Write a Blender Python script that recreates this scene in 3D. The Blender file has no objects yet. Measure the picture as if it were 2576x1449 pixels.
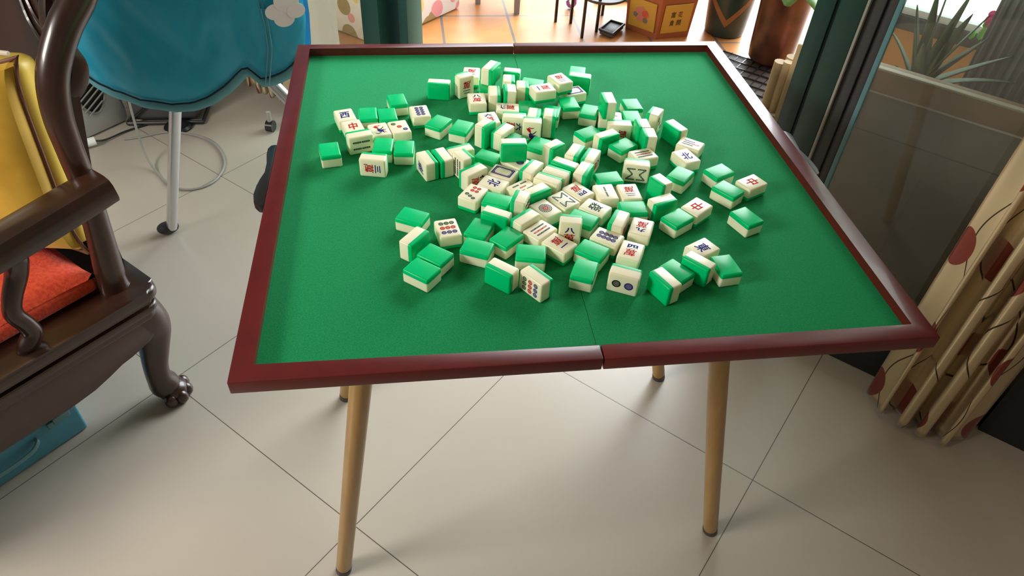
import bpy, bmesh, math, random
from mathutils import Vector, Matrix, noise
PI = math.pi
scene = bpy.context.scene
COL = scene.collection

# ------------------------------------------------------------------ camera
cam_d = bpy.data.cameras.new('camera'); cam = bpy.data.objects.new('camera', cam_d); COL.objects.link(cam)
_r = (0.99112392, -0.12419176, 0.04743193); _u = (0.05016700, 0.67980675, 0.73167346); _w = (0.12311237, 0.72279955, -0.68000306)
cam.matrix_world = Matrix(((_r[0], _u[0], -_w[0], 0.220052), (_r[1], _u[1], -_w[1], -0.541776), (_r[2], _u[2], -_w[2], 1.339250), (0, 0, 0, 1)))
cam_d.sensor_fit = 'HORIZONTAL'; cam_d.sensor_width = 36.0; cam_d.lens = 36.0 * 1809.0 / 2576.0; cam_d.clip_start = 0.01
scene.camera = cam

# ------------------------------------------------------------------ light: daylight from the balcony side, dim room behind
# room axes: U runs along the glazed wall, N points out to the balcony
AW = math.radians(-43.35)
U2 = Vector((math.cos(AW), math.sin(AW))); N2 = Vector((-U2.y, U2.x)); B0 = Vector((1.265, 0.562))
world = bpy.data.worlds.new('World'); scene.world = world; world.use_nodes = True
wn = world.node_tree; wn.nodes.clear()
_o = wn.nodes.new('ShaderNodeOutputWorld'); _b = wn.nodes.new('ShaderNodeBackground'); _tc = wn.nodes.new('ShaderNodeTexCoord')
_dot = wn.nodes.new('ShaderNodeVectorMath'); _dot.operation = 'DOT_PRODUCT'; _dot.inputs[1].default_value = (0.63, 0.53, 0.57)
_ramp = wn.nodes.new('ShaderNodeValToRGB'); _mr = wn.nodes.new('ShaderNodeMapRange')
_mr.inputs['From Min'].default_value = -1; _mr.inputs['From Max'].default_value = 1
wn.links.new(_tc.outputs['Generated'], _dot.inputs[0]); wn.links.new(_dot.outputs['Value'], _mr.inputs['Value']); wn.links.new(_mr.outputs['Result'], _ramp.inputs['Fac'])
for i, (p, c) in enumerate([(0.0, (.10, .088, .075)), (0.5, (.13, .12, .105)), (0.79, (.30, .31, .32)), (0.90, (2.4, 2.55, 2.65)), (0.97, (8.5, 9.0, 9.3))]):
    e = _ramp.color_ramp.elements[i] if i < 2 else _ramp.color_ramp.elements.new(p)
    e.position = p; e.color = (c[0], c[1], c[2], 1)
wn.links.new(_ramp.outputs['Color'], _b.inputs['Color']); _b.inputs['Strength'].default_value = 1.6; wn.links.new(_b.outputs['Background'], _o.inputs['Surface'])
LAMPW = 48
def area(name, loc, target, sx, sy, power, col):
    d = bpy.data.lights.new(name, 'AREA'); d.shape = 'RECTANGLE'; d.size = sx; d.size_y = sy; d.energy = power; d.color = col
    o = bpy.data.objects.new(name, d); COL.objects.link(o); o.location = loc
    o.rotation_euler = (Vector(target) - Vector(loc)).to_track_quat('-Z', 'Y').to_euler(); return o
# added fill lamp, out of frame at left, brightening left floor and blue cover
area('left_fill_lamp', (-1.9, -0.35, 1.75), (-0.4, 0.4, 0.2), 0.8, 0.6, LAMPW, (1.0, .93, .84))
scene.view_settings.view_transform = 'Standard'; scene.view_settings.look = 'None'
scene.view_settings.exposure = 0.0; scene.view_settings.gamma = 1.0; scene.view_settings.use_curve_mapping = False

# ------------------------------------------------------------------ materials
def mat(name, col, rough=.5, metal=0.0, coat=0.0, spec=.5, sss=0.0, sssr=(.005, .005, .003), sheen=0.0, trans=0.0, emit=None):
    m = bpy.data.materials.new(name); m.use_nodes = True; b = m.node_tree.nodes['Principled BSDF']
    b.inputs['Base Color'].default_value = (*col, 1); b.inputs['Roughness'].default_value = rough; b.inputs['Metallic'].default_value = metal
    b.inputs['Coat Weight'].default_value = coat; b.inputs['Coat Roughness'].default_value = .06
    b.inputs['Specular IOR Level'].default_value = spec
    if sss: b.inputs['Subsurface Weight'].default_value = sss; b.inputs['Subsurface Radius'].default_value = sssr; b.inputs['Subsurface Scale'].default_value = 1.0
    if sheen: b.inputs['Sheen Weight'].default_value = sheen
    if trans: b.inputs['Transmission Weight'].default_value = trans
    return m
def N(m, t): return m.node_tree.nodes.new(t)
def lk(m, a, b): m.node_tree.links.new(a, b)
def bs(m): return m.node_tree.nodes['Principled BSDF']
def noise_col(m, c1, c2, scale=8, detail=4, stretch=(1, 1, 1), p1=.35, p2=.65, coord='Object', bump=0.0, bscale=None, rot=(0, 0, 0)):
    tc = N(m, 'ShaderNodeTexCoord'); mp = N(m, 'ShaderNodeMapping'); mp.inputs['Scale'].default_value = stretch; mp.inputs['Rotation'].default_value = rot
    nz = N(m, 'ShaderNodeTexNoise'); nz.inputs['Scale'].default_value = scale; nz.inputs['Detail'].default_value = detail
    rp = N(m, 'ShaderNodeValToRGB'); rp.color_ramp.elements[0].position = p1; rp.color_ramp.elements[0].color = (*c1, 1)
    rp.color_ramp.elements[1].position = p2; rp.color_ramp.elements[1].color = (*c2, 1)
    lk(m, tc.outputs[coord], mp.inputs[0]); lk(m, mp.outputs[0], nz.inputs['Vector']); lk(m, nz.outputs['Fac'], rp.inputs['Fac']); lk(m, rp.outputs['Color'], bs(m).inputs['Base Color'])
    if bump:
        n2 = N(m, 'ShaderNodeTexNoise'); n2.inputs['Scale'].default_value = bscale or scale; n2.inputs['Detail'].default_value = 3
        bp = N(m, 'ShaderNodeBump'); bp.inputs['Strength'].default_value = bump; bp.inputs['Distance'].default_value = .002
        lk(m, mp.outputs[0], n2.inputs['Vector']); lk(m, n2.outputs['Fac'], bp.inputs['Height']); lk(m, bp.outputs['Normal'], bs(m).inputs['Normal'])
    return rp
M = {}
M['ivory'] = mat('ivory resin', (.95, .92, .68), .25, coat=.0, spec=.35, sss=.35, sssr=(.006, .006, .003))
M['tgreen'] = mat('green resin', (.0, .60, .20), .24, coat=.0, spec=.20, sss=.25, sssr=(.001, .006, .002))
M['ink_green'] = mat('green ink', (.015, .075, .035), .6, spec=.08)
M['ink_black'] = mat('dark ink', (.012, .014, .014), .6, spec=.08)
M['ink_red'] = mat('red ink', (.55, .012, .012), .6, spec=.08)
M['ink_blue'] = mat('blue ink', (.02, .02, .20), .6, spec=.08)
M['ink_pale'] = mat('pale ink', (.32, .42, .34), .5)
M['felt'] = mat('green felt', (.01, .28, .09), .9, spec=.2, sheen=.6)
noise_col(M['felt'], (.001, .165, .046), (.007, .275, .084), 520, 4, p1=.25, p2=.75, bump=.22, bscale=800)
bs(M['felt']).inputs['Sheen Tint'].default_value = (.12, .9, .45, 1); bs(M['felt']).inputs['Sheen Roughness'].default_value = .4; bs(M['felt']).inputs['Sheen Weight'].default_value = .7
M['rim'] = mat('mahogany lacquer', (.20, .02, .02), .36, coat=.12, spec=.5)
noise_col(M['rim'], (.100, .005, .006), (.135, .007, .009), 14, 4, stretch=(2, 2, 2), p1=.3, p2=.75)
M['leg'] = mat('varnished beech', (.62, .36, .11), .33, coat=.2)
noise_col(M['leg'], (.36, .20, .05), (.43, .25, .07), 12, 3, stretch=(5, 5, .4))
M['black'] = mat('black plastic', (.012, .013, .015), .32)
M['rubber'] = mat('grey rubber', (.035, .037, .042), .55)
M['alu'] = mat('silver tube', (.72, .73, .75), .25, metal=.75)
M['blue'] = mat('blue cloth', (.02, .36, .52), .42, sheen=.3)
noise_col(M['blue'], (.015, .50, .80), (.03, .62, .95), 5, 5, bump=.5, bscale=14)
M['hem'] = mat('pale blue hem', (.16, .50, .60), .5)
M['piping'] = mat('dark navy piping', (.006, .02, .035), .5)
M['white'] = mat('white print', (.92, .93, .92), .6)
M['rose'] = mat('dark rosewood', (.05, .02, .012), .30, coat=.3)
noise_col(M['rose'], (.014, .006, .004), (.042, .015, .008), 9, 5, stretch=(1, 1, .25))
M['rose2'] = M['rose']
M['gold'] = mat('gold satin', (.62, .38, .03), .36, sheen=.3)
noise_col(M['gold'], (.50, .29, .015), (.72, .46, .05), 7, 4, bump=.9, bscale=11)
M['brightgold'] = mat('yellow satin', (.86, .60, .10), .4)
M['brown'] = mat('brown piping', (.16, .07, .035), .5)
M['creamcord'] = mat('cream piping', (.70, .62, .50), .5)
M['red'] = mat('orange red linen', (.78, .07, .015), .75, sheen=.2)
noise_col(M['red'], (.62, .04, .01), (.80, .085, .018), 160, 3, bump=.4, bscale=260)
M['case'] = mat('blue case plastic', (.07, .27, .37), .4)
M['case2'] = mat('grey teal plastic', (.12, .27, .30), .4)
M['frame'] = mat('dark green aluminium', (.012, .045, .036), .38)
M['frame_lit'] = mat('lit green aluminium', (.03, .12, .09), .4)  # lighter copy of the frame green, brightness of the lit strips painted in
M['silver'] = mat('silver strip', (.35, .34, .30), .45)
M['wall'] = mat('cream wall', (.62, .54, .45), .7)
M['darkwall'] = mat('black base board', (.012, .014, .014), .45)
M['orange'] = mat('terracotta tile', (.72, .34, .10), .35)
M['terra'] = mat('terracotta plastic', (.42, .13, .05), .45)
M['yellow'] = mat('yellow panel', (.62, .38, .06), .45)
M['soil'] = mat('soil', (.10, .07, .04), .9); noise_col(M['soil'], (.03, .025, .015), (.36, .25, .12), 60, 4)
M['bucket'] = mat('dark green bucket', (.025, .05, .045), .3)
M['tan'] = mat('tan tape', (.60, .28, .11), .5)
M['brownpot'] = mat('brown glazed pot', (.10, .035, .018), .3); noise_col(M['brownpot'], (.04, .014, .009), (.10, .034, .018), 12, 4)
M['leaf'] = mat('green leaf', (.10, .22, .05), .4)
M['leaf2'] = mat('dull green leaf', (.10, .14, .07), .45)
M['leaf_edge'] = mat('pale leaf edge', (.35, .38, .18), .5)
M['pink'] = mat('pink plastic', (.65, .22, .16), .5)
M['magenta'] = mat('magenta petals', (.85, .06, .30), .6)
M['lime'] = mat('lime leaves', (.25, .60, .10), .6)
M['card'] = mat('beige cardboard', (.55, .40, .22), .7)
noise_col(M['card'], (.42, .29, .14), (.66, .50, .28), 14, 3, stretch=(1, 1, .2))
M['darkgrey'] = mat('dark grey plastic', (.06, .058, .062), .45)
M['greyplastic'] = mat('grey white plastic', (.50, .49, .46), .42)
M['slat'] = mat('grey slats', (.28, .28, .25), .5)
M['cable'] = mat('grey cable', (.30, .29, .27), .5)
M['ribbed'] = mat('grey ribbed cloth', (.30, .28, .30), .7)
M['ledge_glint'] = mat('pale ledge highlight', (.50, .42, .33), .6)
M['purple'] = mat('purple plastic', (.45, .16, .50), .5)

# floor tile material
def floor_mat():
    m = mat('beige floor tile', (.55, .50, .43), .30)
    tc = N(m, 'ShaderNodeTexCoord'); mp = N(m, 'ShaderNodeMapping'); mp.vector_type = 'TEXTURE'
    mp.inputs['Location'].default_value = (0.0617, 0.2123, 0); mp.inputs['Rotation'].default_value = (0, 0, math.radians(46.65)); mp.inputs['Scale'].default_value = (.5984, .5984, 1)
    lk(m, tc.outputs['Object'], mp.inputs[0]); sp = N(m, 'ShaderNodeSeparateXYZ'); lk(m, mp.outputs[0], sp.inputs[0])
    outs = []
    for ax in 'XY':
        a = N(m, 'ShaderNodeMath'); a.operation = 'ADD'; a.inputs[1].default_value = .5; lk(m, sp.outputs[ax], a.inputs[0])
        f = N(m, 'ShaderNodeMath'); f.operation = 'FRACT'; lk(m, a.outputs[0], f.inputs[0])
        s = N(m, 'ShaderNodeMath'); s.operation = 'SUBTRACT'; s.inputs[1].default_value = .5; lk(m, f.outputs[0], s.inputs[0])
        ab = N(m, 'ShaderNodeMath'); ab.operation = 'ABSOLUTE'; lk(m, s.outputs[0], ab.inputs[0])
        c = N(m, 'ShaderNodeMath'); c.operation = 'LESS_THAN'; c.inputs[1].default_value = .0016; lk(m, ab.outputs[0], c.inputs[0]); outs.append(c)
    mx = N(m, 'ShaderNodeMath'); mx.operation = 'MAXIMUM'; lk(m, outs[0].outputs[0], mx.inputs[0]); lk(m, outs[1].outputs[0], mx.inputs[1])
    nz = N(m, 'ShaderNodeTexNoise'); nz.inputs['Scale'].default_value = 3.0; nz.inputs['Detail'].default_value = 6; lk(m, tc.outputs['Object'], nz.inputs['Vector'])
    rp = N(m, 'ShaderNodeValToRGB'); rp.color_ramp.elements[0].position = .3; rp.color_ramp.elements[0].color = (.45, .400, .335, 1); rp.color_ramp.elements[1].position = .7; rp.color_ramp.elements[1].color = (.485, .432, .362, 1)
    lk(m, nz.outputs['Fac'], rp.inputs['Fac'])
    mix = N(m, 'ShaderNodeMix'); mix.data_type = 'RGBA'; lk(m, mx.outputs[0], mix.inputs['Factor']); lk(m, rp.outputs['Color'], mix.inputs[6]); mix.inputs[7].default_value = (.10, .08, .06, 1)
    lk(m, mix.outputs[2], bs(m).inputs['Base Color'])
    n2 = N(m, 'ShaderNodeTexNoise'); n2.inputs['Scale'].default_value = 9; n2.inputs['Detail'].default_value = 5; lk(m, tc.outputs['Object'], n2.inputs['Vector'])
    mr = N(m, 'ShaderNodeMapRange'); mr.inputs['To Min'].default_value = .29; mr.inputs['To Max'].default_value = .33; lk(m, n2.outputs['Fac'], mr.inputs['Value']); lk(m, mr.outputs[0], bs(m).inputs['Roughness'])
    return m
M['floor'] = floor_mat()
def grid_mat(name, c1, c2, cg, size, gw, rot, loc=(0, 0, 0), coord='Object', rough=.35, rx=0):
    m = mat(name, c1, rough)
    tc = N(m, 'ShaderNodeTexCoord'); mp = N(m, 'ShaderNodeMapping'); mp.vector_type = 'TEXTURE'; mp.inputs['Location'].default_value = loc; mp.inputs['Rotation'].default_value = (rx, 0, rot); mp.inputs['Scale'].default_value = (size[0], size[1], 1)
    lk(m, tc.outputs[coord], mp.inputs[0])
    br = N(m, 'ShaderNodeTexBrick'); br.offset = 0; br.squash = 1; br.inputs['Scale'].default_value = 1; br.inputs['Brick Width'].default_value = 1; br.inputs['Row Height'].default_value = 1; br.inputs['Mortar Size'].default_value = gw
    br.inputs['Mortar Smooth'].default_value = .3
    br.inputs['Color1'].default_value = (*c1, 1); br.inputs['Color2'].default_value = (*c2, 1); br.inputs['Mortar'].default_value = (*cg, 1)
    lk(m, mp.outputs[0], br.inputs['Vector'])
    nz = N(m, 'ShaderNodeTexNoise'); nz.inputs['Scale'].default_value = 7; nz.inputs['Detail'].default_value = 5; lk(m, tc.outputs[coord], nz.inputs['Vector'])
    mx = N(m, 'ShaderNodeMix'); mx.data_type = 'RGBA'; mx.blend_type = 'OVERLAY'; mx.inputs['Factor'].default_value = .45; lk(m, br.outputs['Color'], mx.inputs[6]); lk(m, nz.outputs['Fac'], mx.inputs[7])
    lk(m, mx.outputs[2], bs(m).inputs['Base Color']); return m
M['balcony'] = grid_mat('orange balcony tile', (.52, .225, .065), (.45, .19, .055), (.15, .13, .12), (.305, .305), .022, math.radians(0), loc=(.365, 2.715, 0))
M['parapet'] = mat('grey brown wall tile', (.13, .11, .09), .5); noise_col(M['parapet'], (.14, .115, .09), (.20, .165, .13), 5, 5)
M['band'] = mat('brown glazed band', (.32, .19, .12), .6); noise_col(M['band'], (.22, .115, .06), (.30, .165, .09), 10, 4)
M['grout'] = mat('grout', (.07, .055, .045), .8)
M['glass'] = mat('glass', (1, 1, 1), .02)
def glass_mat(name, tint, haze, hazecol):
    m = bpy.data.materials.new(name); m.use_nodes = True; nt = m.node_tree; nt.nodes.clear()
    o = nt.nodes.new('ShaderNodeOutputMaterial'); t = nt.nodes.new('ShaderNodeBsdfTransparent'); t.inputs[0].default_value = (*tint, 1)
    g = nt.nodes.new('ShaderNodeBsdfGlossy'); g.inputs['Roughness'].default_value = .03; g.inputs[0].default_value = (1, 1, 1, 1)
    d = nt.nodes.new('ShaderNodeBsdfDiffuse'); d.inputs[0].default_value = (*hazecol, 1)
    lw = nt.nodes.new('ShaderNodeLayerWeight'); pw_ = nt.nodes.new('ShaderNodeMath'); pw_.operation = 'POWER'; pw_.inputs[1].default_value = 4; fr = nt.nodes.new('ShaderNodeMath'); fr.operation = 'MULTIPLY_ADD'; fr.inputs[1].default_value = .6; fr.inputs[2].default_value = .04; nt.links.new(lw.outputs['Facing'], pw_.inputs[0]); nt.links.new(pw_.outputs[0], fr.inputs[0])
    m1 = nt.nodes.new('ShaderNodeMixShader'); m2 = nt.nodes.new('ShaderNodeMixShader'); m1.inputs[0].default_value = haze
    nt.links.new(t.outputs[0], m1.inputs[1]); nt.links.new(d.outputs[0], m1.inputs[2]); nt.links.new(fr.outputs[0], m2.inputs[0]); nt.links.new(m1.outputs[0], m2.inputs[1]); nt.links.new(g.outputs[0], m2.inputs[2]); nt.links.new(m2.outputs[0], o.inputs[0])
    return m
M['glass'] = glass_mat('window glass', (.80, .84, .80), .11, (.34, .32, .29))
M['frost'] = bpy.data.materials.new('frosted white glazing'); M['frost'].use_nodes = True
_nt = M['frost'].node_tree; _nt.nodes.clear(); _oo = _nt.nodes.new('ShaderNodeOutputMaterial'); _tl = _nt.nodes.new('ShaderNodeBsdfTranslucent'); _tl.inputs[0].default_value = (.86, .95, .90, 1); _nt.links.new(_tl.outputs[0], _oo.inputs[0])

# gold satin curtain with wine circles and thin dark wavy lines, in cloth coordinates (UV in metres)
def curtain_mat():
    m = mat('beige satin curtain', (.50, .42, .28), .34, metal=.25, sheen=.4)
    uv = N(m, 'ShaderNodeUVMap'); sp = N(m, 'ShaderNodeSeparateXYZ'); lk(m, uv.outputs[0], sp.inputs[0])
    def math_(op, a, b=None):
        n = N(m, 'ShaderNodeMath'); n.operation = op
        for i, x in enumerate((a, b)):
            if x is None: continue
            if isinstance(x, (int, float)): n.inputs[i].default_value = x
            else: lk(m, x, n.inputs[i])
        return n.outputs[0]
    x, y = sp.outputs['X'], sp.outputs['Y']
    masks = []
    for (px, py, ox, oy, r) in ((.30, .42, .04, .06, .046), (.30, .42, .19, .27, .046)):
        fx = math_('SUBTRACT', math_('FRACT', math_('ADD', math_('DIVIDE', math_('SUBTRACT', x, ox), px), .5)), .5)
        fy = math_('SUBTRACT', math_('FRACT', math_('ADD', math_('DIVIDE', math_('SUBTRACT', y, oy), py), .5)), .5)
        dx = math_('MULTIPLY', fx, px); dy = math_('MULTIPLY', fy, py)
        d = math_('SQRT', math_('ADD', math_('MULTIPLY', dx, dx), math_('MULTIPLY', dy, dy)))
        masks.append(math_('LESS_THAN', d, r))
    circ = math_('MAXIMUM', masks[0], masks[1])
    w = math_('MULTIPLY', math_('SINE', math_('MULTIPLY', y, 2 * PI / .42)), .05)
    fx = math_('SUBTRACT', math_('FRACT', math_('ADD', math_('DIVIDE', math_('SUBTRACT', math_('ADD', x, w), .115), .15), .5)), .5)
    line = math_('LESS_THAN', math_('ABSOLUTE', fx), .014)
    mx = N(m, 'ShaderNodeMix'); mx.data_type = 'RGBA'; lk(m, line, mx.inputs['Factor']); mx.inputs[6].default_value = (.66, .53, .33, 1); mx.inputs[7].default_value = (.06, .03, .022, 1)
    m2 = N(m, 'ShaderNodeMix'); m2.data_type = 'RGBA'; lk(m, circ, m2.inputs['Factor']); lk(m, mx.outputs[2], m2.inputs[6]); m2.inputs[7].default_value = (.26, .05, .035, 1)
    lk(m, m2.outputs[2], bs(m).inputs['Base Color']); return m
M['curtain'] = curtain_mat()
bs(M['curtain']).inputs['Metallic'].default_value = .7; bs(M['curtain']).inputs['Roughness'].default_value = .27; bs(M['curtain']).inputs['Sheen Weight'].default_value = .15
def floral_mat():
    m = mat('white floral cloth', (.8, .78, .75), .6)
    tc = N(m, 'ShaderNodeTexCoord'); vo = N(m, 'ShaderNodeTexVoronoi'); vo.inputs['Scale'].default_value = 9; lk(m, tc.outputs['Object'], vo.inputs['Vector'])
    lt = N(m, 'ShaderNodeMath'); lt.operation = 'LESS_THAN'; lt.inputs[1].default_value = .40; lk(m, vo.outputs['Distance'], lt.inputs[0])
    sc = N(m, 'ShaderNodeSeparateColor'); lk(m, vo.outputs['Color'], sc.inputs[0])
    rp = N(m, 'ShaderNodeValToRGB'); rp.color_ramp.interpolation = 'CONSTANT'; rp.color_ramp.elements[0].color = (.80, .35, .38, 1); rp.color_ramp.elements[1].position = .25; rp.color_ramp.elements[1].color = (.80, .64, .22, 1)
    for p, c in ((.45, (.36, .28, .12, 1)), (.86, (.80, .79, .76, 1))):
        e = rp.color_ramp.elements.new(p); e.color = c
    lk(m, sc.outputs[0], rp.inputs['Fac'])
    mx = N(m, 'ShaderNodeMix'); mx.data_type = 'RGBA'; lk(m, lt.outputs[0], mx.inputs['Factor']); mx.inputs[6].default_value = (.80, .79, .76, 1); lk(m, rp.outputs['Color'], mx.inputs[7]); lk(m, mx.outputs[2], bs(m).inputs['Base Color']); return m
M['floral'] = floral_mat()

# ------------------------------------------------------------------ helpers
def newbm(): return bmesh.new()
def obj(name, bm, material, parent=None, smooth=True, mw=None):
    bmesh.ops.recalc_face_normals(bm, faces=bm.faces[:])
    me = bpy.data.meshes.new(name); bm.to_mesh(me); bm.free()
    for mm in (material if isinstance(material, (list, tuple)) else [material]): me.materials.append(mm)
    if smooth:
        me.polygons.foreach_set('use_smooth', [True] * len(me.polygons)); me.set_sharp_from_angle(angle=math.radians(35))
    o = bpy.data.objects.new(name, me); COL.objects.link(o)
    if parent: o.parent = parent
    if mw is not None: o.matrix_world = mw
    return o
def tag(o, label=None, cat=None, group=None, kind=None):
    if label: o['label'] = label
    if cat: o['category'] = cat
    if group: o['group'] = group
    if kind: o['kind'] = kind
    return o
def thing(name, label, cat, loc=(0, 0, 0), rot=0, group=None):
    o = bpy.data.objects.new(name, None); COL.objects.link(o); o.location = loc; o.rotation_euler = (0, 0, rot); o.empty_display_size = .05
    return tag(o, label, cat, group)
def box(bm, x0, x1, y0, y1, z0, z1, bev=0.0, seg=2, T=None):
    r = bmesh.ops.create_cube(bm, size=1.0); vs = r['verts']
    bmesh.ops.scale(bm, vec=(abs(x1 - x0), abs(y1 - y0), abs(z1 - z0)), verts=vs); bmesh.ops.translate(bm, vec=((x0 + x1) / 2, (y0 + y1) / 2, (z0 + z1) / 2), verts=vs)
    if bev:
        es = {e for v in vs for e in v.link_edges}
        rr = bmesh.ops.bevel(bm, geom=list(es), offset=bev, segments=seg, profile=.5, affect='EDGES'); vs = list({v for f in rr['faces'] for v in f.verts} | {v for v in vs if v.is_valid})
    if T is not None: bmesh.ops.transform(bm, matrix=T, verts=vs)
    return vs
def catmull(P, n=6, closed=False):
    P = [Vector(p) for p in P]; out = []
    m = len(P); rng = range(m if closed else m - 1)
    for i in rng:
        p1, p2 = P[i], P[(i + 1) % m]
        p0 = P[(i - 1) % m] if (closed or i > 0) else p1 * 2 - p2
        p3 = P[(i + 2) % m] if (closed or i < m - 2) else p2 * 2 - p1
        for k in range(n):
            t = k / n
            out.append(.5 * ((2 * p1) + (p2 - p0) * t + (2 * p0 - 5 * p1 + 4 * p2 - p3) * t * t + (3 * p1 - p0 - 3 * p2 + p3) * t ** 3))
    if not closed: out.append(P[-1])
    return out
def sweep(bm, path, rad, n=12, sub=6, ref=(0, 0, 1), caps=True, sq=False):
    """path of points, rad list of r or (ra, rb) ; ra across (ref x tangent), rb along ref side"""
    rad = [(r, r) if not isinstance(r, (tuple, list)) else r for r in rad]
    if len(rad) == 1: rad = rad * len(path)
    if sub > 1:
        pp = catmull(path, sub); rr = catmull([(r[0], r[1], 0) for r in rad], sub)
    else: pp = [Vector(p) for p in path]; rr = [Vector((r[0], r[1], 0)) for r in rad]
    rings = []; ref = Vector(ref)
    for i, p in enumerate(pp):
        t = (pp[min(i + 1, len(pp) - 1)] - pp[max(i - 1, 0)]).normalized()
        a = ref.cross(t)
        if a.length < 1e-3: a = Vector((1, 0, 0)).cross(t)
        a.normalize(); b = t.cross(a).normalized(); ring = []
        for k in range(n):
            an = 2 * PI * (k + .5) / n; c, s = math.cos(an), math.sin(an)
            if sq: q = (abs(c) ** 4 + abs(s) ** 4) ** (-.25); c *= q; s *= q
            ring.append(bm.verts.new(p + a * c * rr[i].x + b * s * rr[i].y))
        rings.append(ring)
    for i in range(len(rings) - 1):
        for k in range(n): bm.faces.new((rings[i][k], rings[i][(k + 1) % n], rings[i + 1][(k + 1) % n], rings[i + 1][k]))
    if caps: bm.faces.new(rings[0][::-1]); bm.faces.new(rings[-1])
def lathe(bm, prof, n=32, c=(0, 0), axis=None):
    rings = []
    for r, z in prof: rings.append([bm.verts.new((c[0] + r * math.cos(2 * PI * k / n), c[1] + r * math.sin(2 * PI * k / n), z)) for k in range(n)])
    for i in range(len(rings) - 1):
        for k in range(n): bm.faces.new((rings[i][k], rings[i][(k + 1) % n], rings[i + 1][(k + 1) % n], rings[i + 1][k]))
    bm.faces.new(rings[0][::-1]); bm.faces.new(rings[-1])
def prism(bm, poly, h0, h1, T=None, bev=0, flat=False):
    a = [bm.verts.new((x, y, h0)) for x, y in poly]; b = [bm.verts.new((x, y, h1)) for x, y in poly]; n = len(poly)
    fs = [bm.faces.new(a[::-1]), bm.faces.new(b)] + [bm.faces.new((a[i], a[(i + 1) % n], b[(i + 1) % n], b[i])) for i in range(n)]
    vs = a + b
    if bev:
        sv = set(vs); es = [e for e in bm.edges if e.verts[0] in sv and e.verts[1] in sv and (not flat or abs(e.verts[0].co.z - e.verts[1].co.z) < 1e-6)]
        rr = bmesh.ops.bevel(bm, geom=es, offset=bev, segments=3 if flat else 2, profile=.5, affect='EDGES'); vs = list({v for f in rr['faces'] for v in f.verts} | {v for v in vs if v.is_valid})
    if T is not None: bmesh.ops.transform(bm, matrix=T, verts=vs)
def blob(bm, c, r, n=3, T=None):
    rr = bmesh.ops.create_icosphere(bm, subdivisions=n, radius=1.0); vs = rr['verts']
    bmesh.ops.scale(bm, vec=r if isinstance(r, (tuple, list)) else (r, r, r), verts=vs)
    if T is not None: bmesh.ops.transform(bm, matrix=T, verts=vs)
    bmesh.ops.translate(bm, vec=c, verts=vs); return vs
WALLM = Matrix(((U2.x, N2.x, 0, B0.x), (U2.y, N2.y, 0, B0.y), (0, 0, 1, 0), (0, 0, 0, 1)))    # wall frame: x along glazing, y outwards
def W3(s, d, z): return WALLM @ Vector((s, d, z))
AE = math.radians(46.65); E2 = Vector((math.cos(AE), math.sin(AE))); M2 = Vector((-E2.y, E2.x)); C0 = Vector((-.37, .545))
CHM = Matrix(((E2.x, M2.x, 0, C0.x), (E2.y, M2.y, 0, C0.y), (0, 0, 1, 0), (0, 0, 0, 1)))       # chair frame
def CH(e, m, z): return CHM @ Vector((e, m, z))

def anchor(root, p):
    p = Vector(p); root.location = p; T = Matrix.Translation(-p)
    def rec(o):
        for c in o.children:
            if c.type == 'MESH': c.data.transform(T)
            rec(c)
    rec(root)
def manchor(o, p):
    p = Vector(p); o.data.transform(Matrix.Translation(-p)); o.location = p
    for c in o.children: c.data.transform(Matrix.Translation(-p))
# ------------------------------------------------------------------ room shell
bm = newbm(); box(bm, -3.6, 1.6, -3.8, .0, -.03, 0, T=WALLM)
tag(obj('floor', bm, M['floor'], smooth=False), kind='structure')
bm = newbm(); box(bm, -3.6, 2.2, .0005, 3.2, -.03, 0, T=WALLM)
tag(obj('floor_balcony', bm, M['balcony'], smooth=False), kind='structure')
bm = newbm(); box(bm, -3.6, -1.912, .0, .14, 0, 2.3, T=WALLM); tag(obj('wall_back', bm, M['wall'], smooth=False), kind='structure')
bm = newbm(); box(bm, .335, 1.6, -.02, .12, 0, 2.3, T=WALLM); tag(obj('wall_right', bm, M['darkwall'], smooth=False), kind='structure')
bm = newbm(); box(bm, -3.6, 1.6, .0, .14, 2.3, 2.75, T=WALLM); tag(obj('trim_1', bm, M['wall'], smooth=False), kind='structure')
bm = newbm(); box(bm, -3.6, 1.6, -3.8, .0, 2.62, 2.75, T=WALLM); tag(obj('ceiling', bm, M['wall'], smooth=False), kind='structure')
bm = newbm(); box(bm, -3.6, 1.6, .14, 1.6, 2.55, 2.75, T=WALLM); tag(obj('ceiling_balcony', bm, M['wall'], smooth=False), kind='structure')
bm = newbm(); box(bm, 1.6, 1.72, -3.8, 1.6, 0, 2.75, T=WALLM); tag(obj('wall_side', bm, M['wall'], smooth=False), kind='structure')
# fixed window left of the opening
w1 = bpy.data.objects.new('window_1', None); COL.objects.link(w1); tag(w1, kind='structure')
bm = newbm(); box(bm, -1.534, -1.605, -.03, .01, 0, 2.3, .002, T=WALLM); obj('window_frame', bm, M['frame_lit'], w1)
bm = newbm(); box(bm, -1.545, -1.470, .012, .05, 0, 2.3, .002, T=WALLM); obj('window_frame', bm, M['frame'], w1)  # recess strip in the darker green, its shade put into the colour
bm = newbm(); box(bm, -1.475, -1.44, -.005, .06, 0, 2.3, .002, T=WALLM); obj('window_frame', bm, M['frame_lit'], w1)
bm = newbm(); box(bm, -1.91, -1.607, -.03, .02, 0, .05, .002, T=WALLM); obj('window_sill', bm, M['frame_lit'], w1)
bm = newbm(); box(bm, -1.911, -1.606, -.014, -.008, .05, 2.3, T=WALLM); obj('pane', bm, M['glass'], w1, smooth=False)
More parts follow.
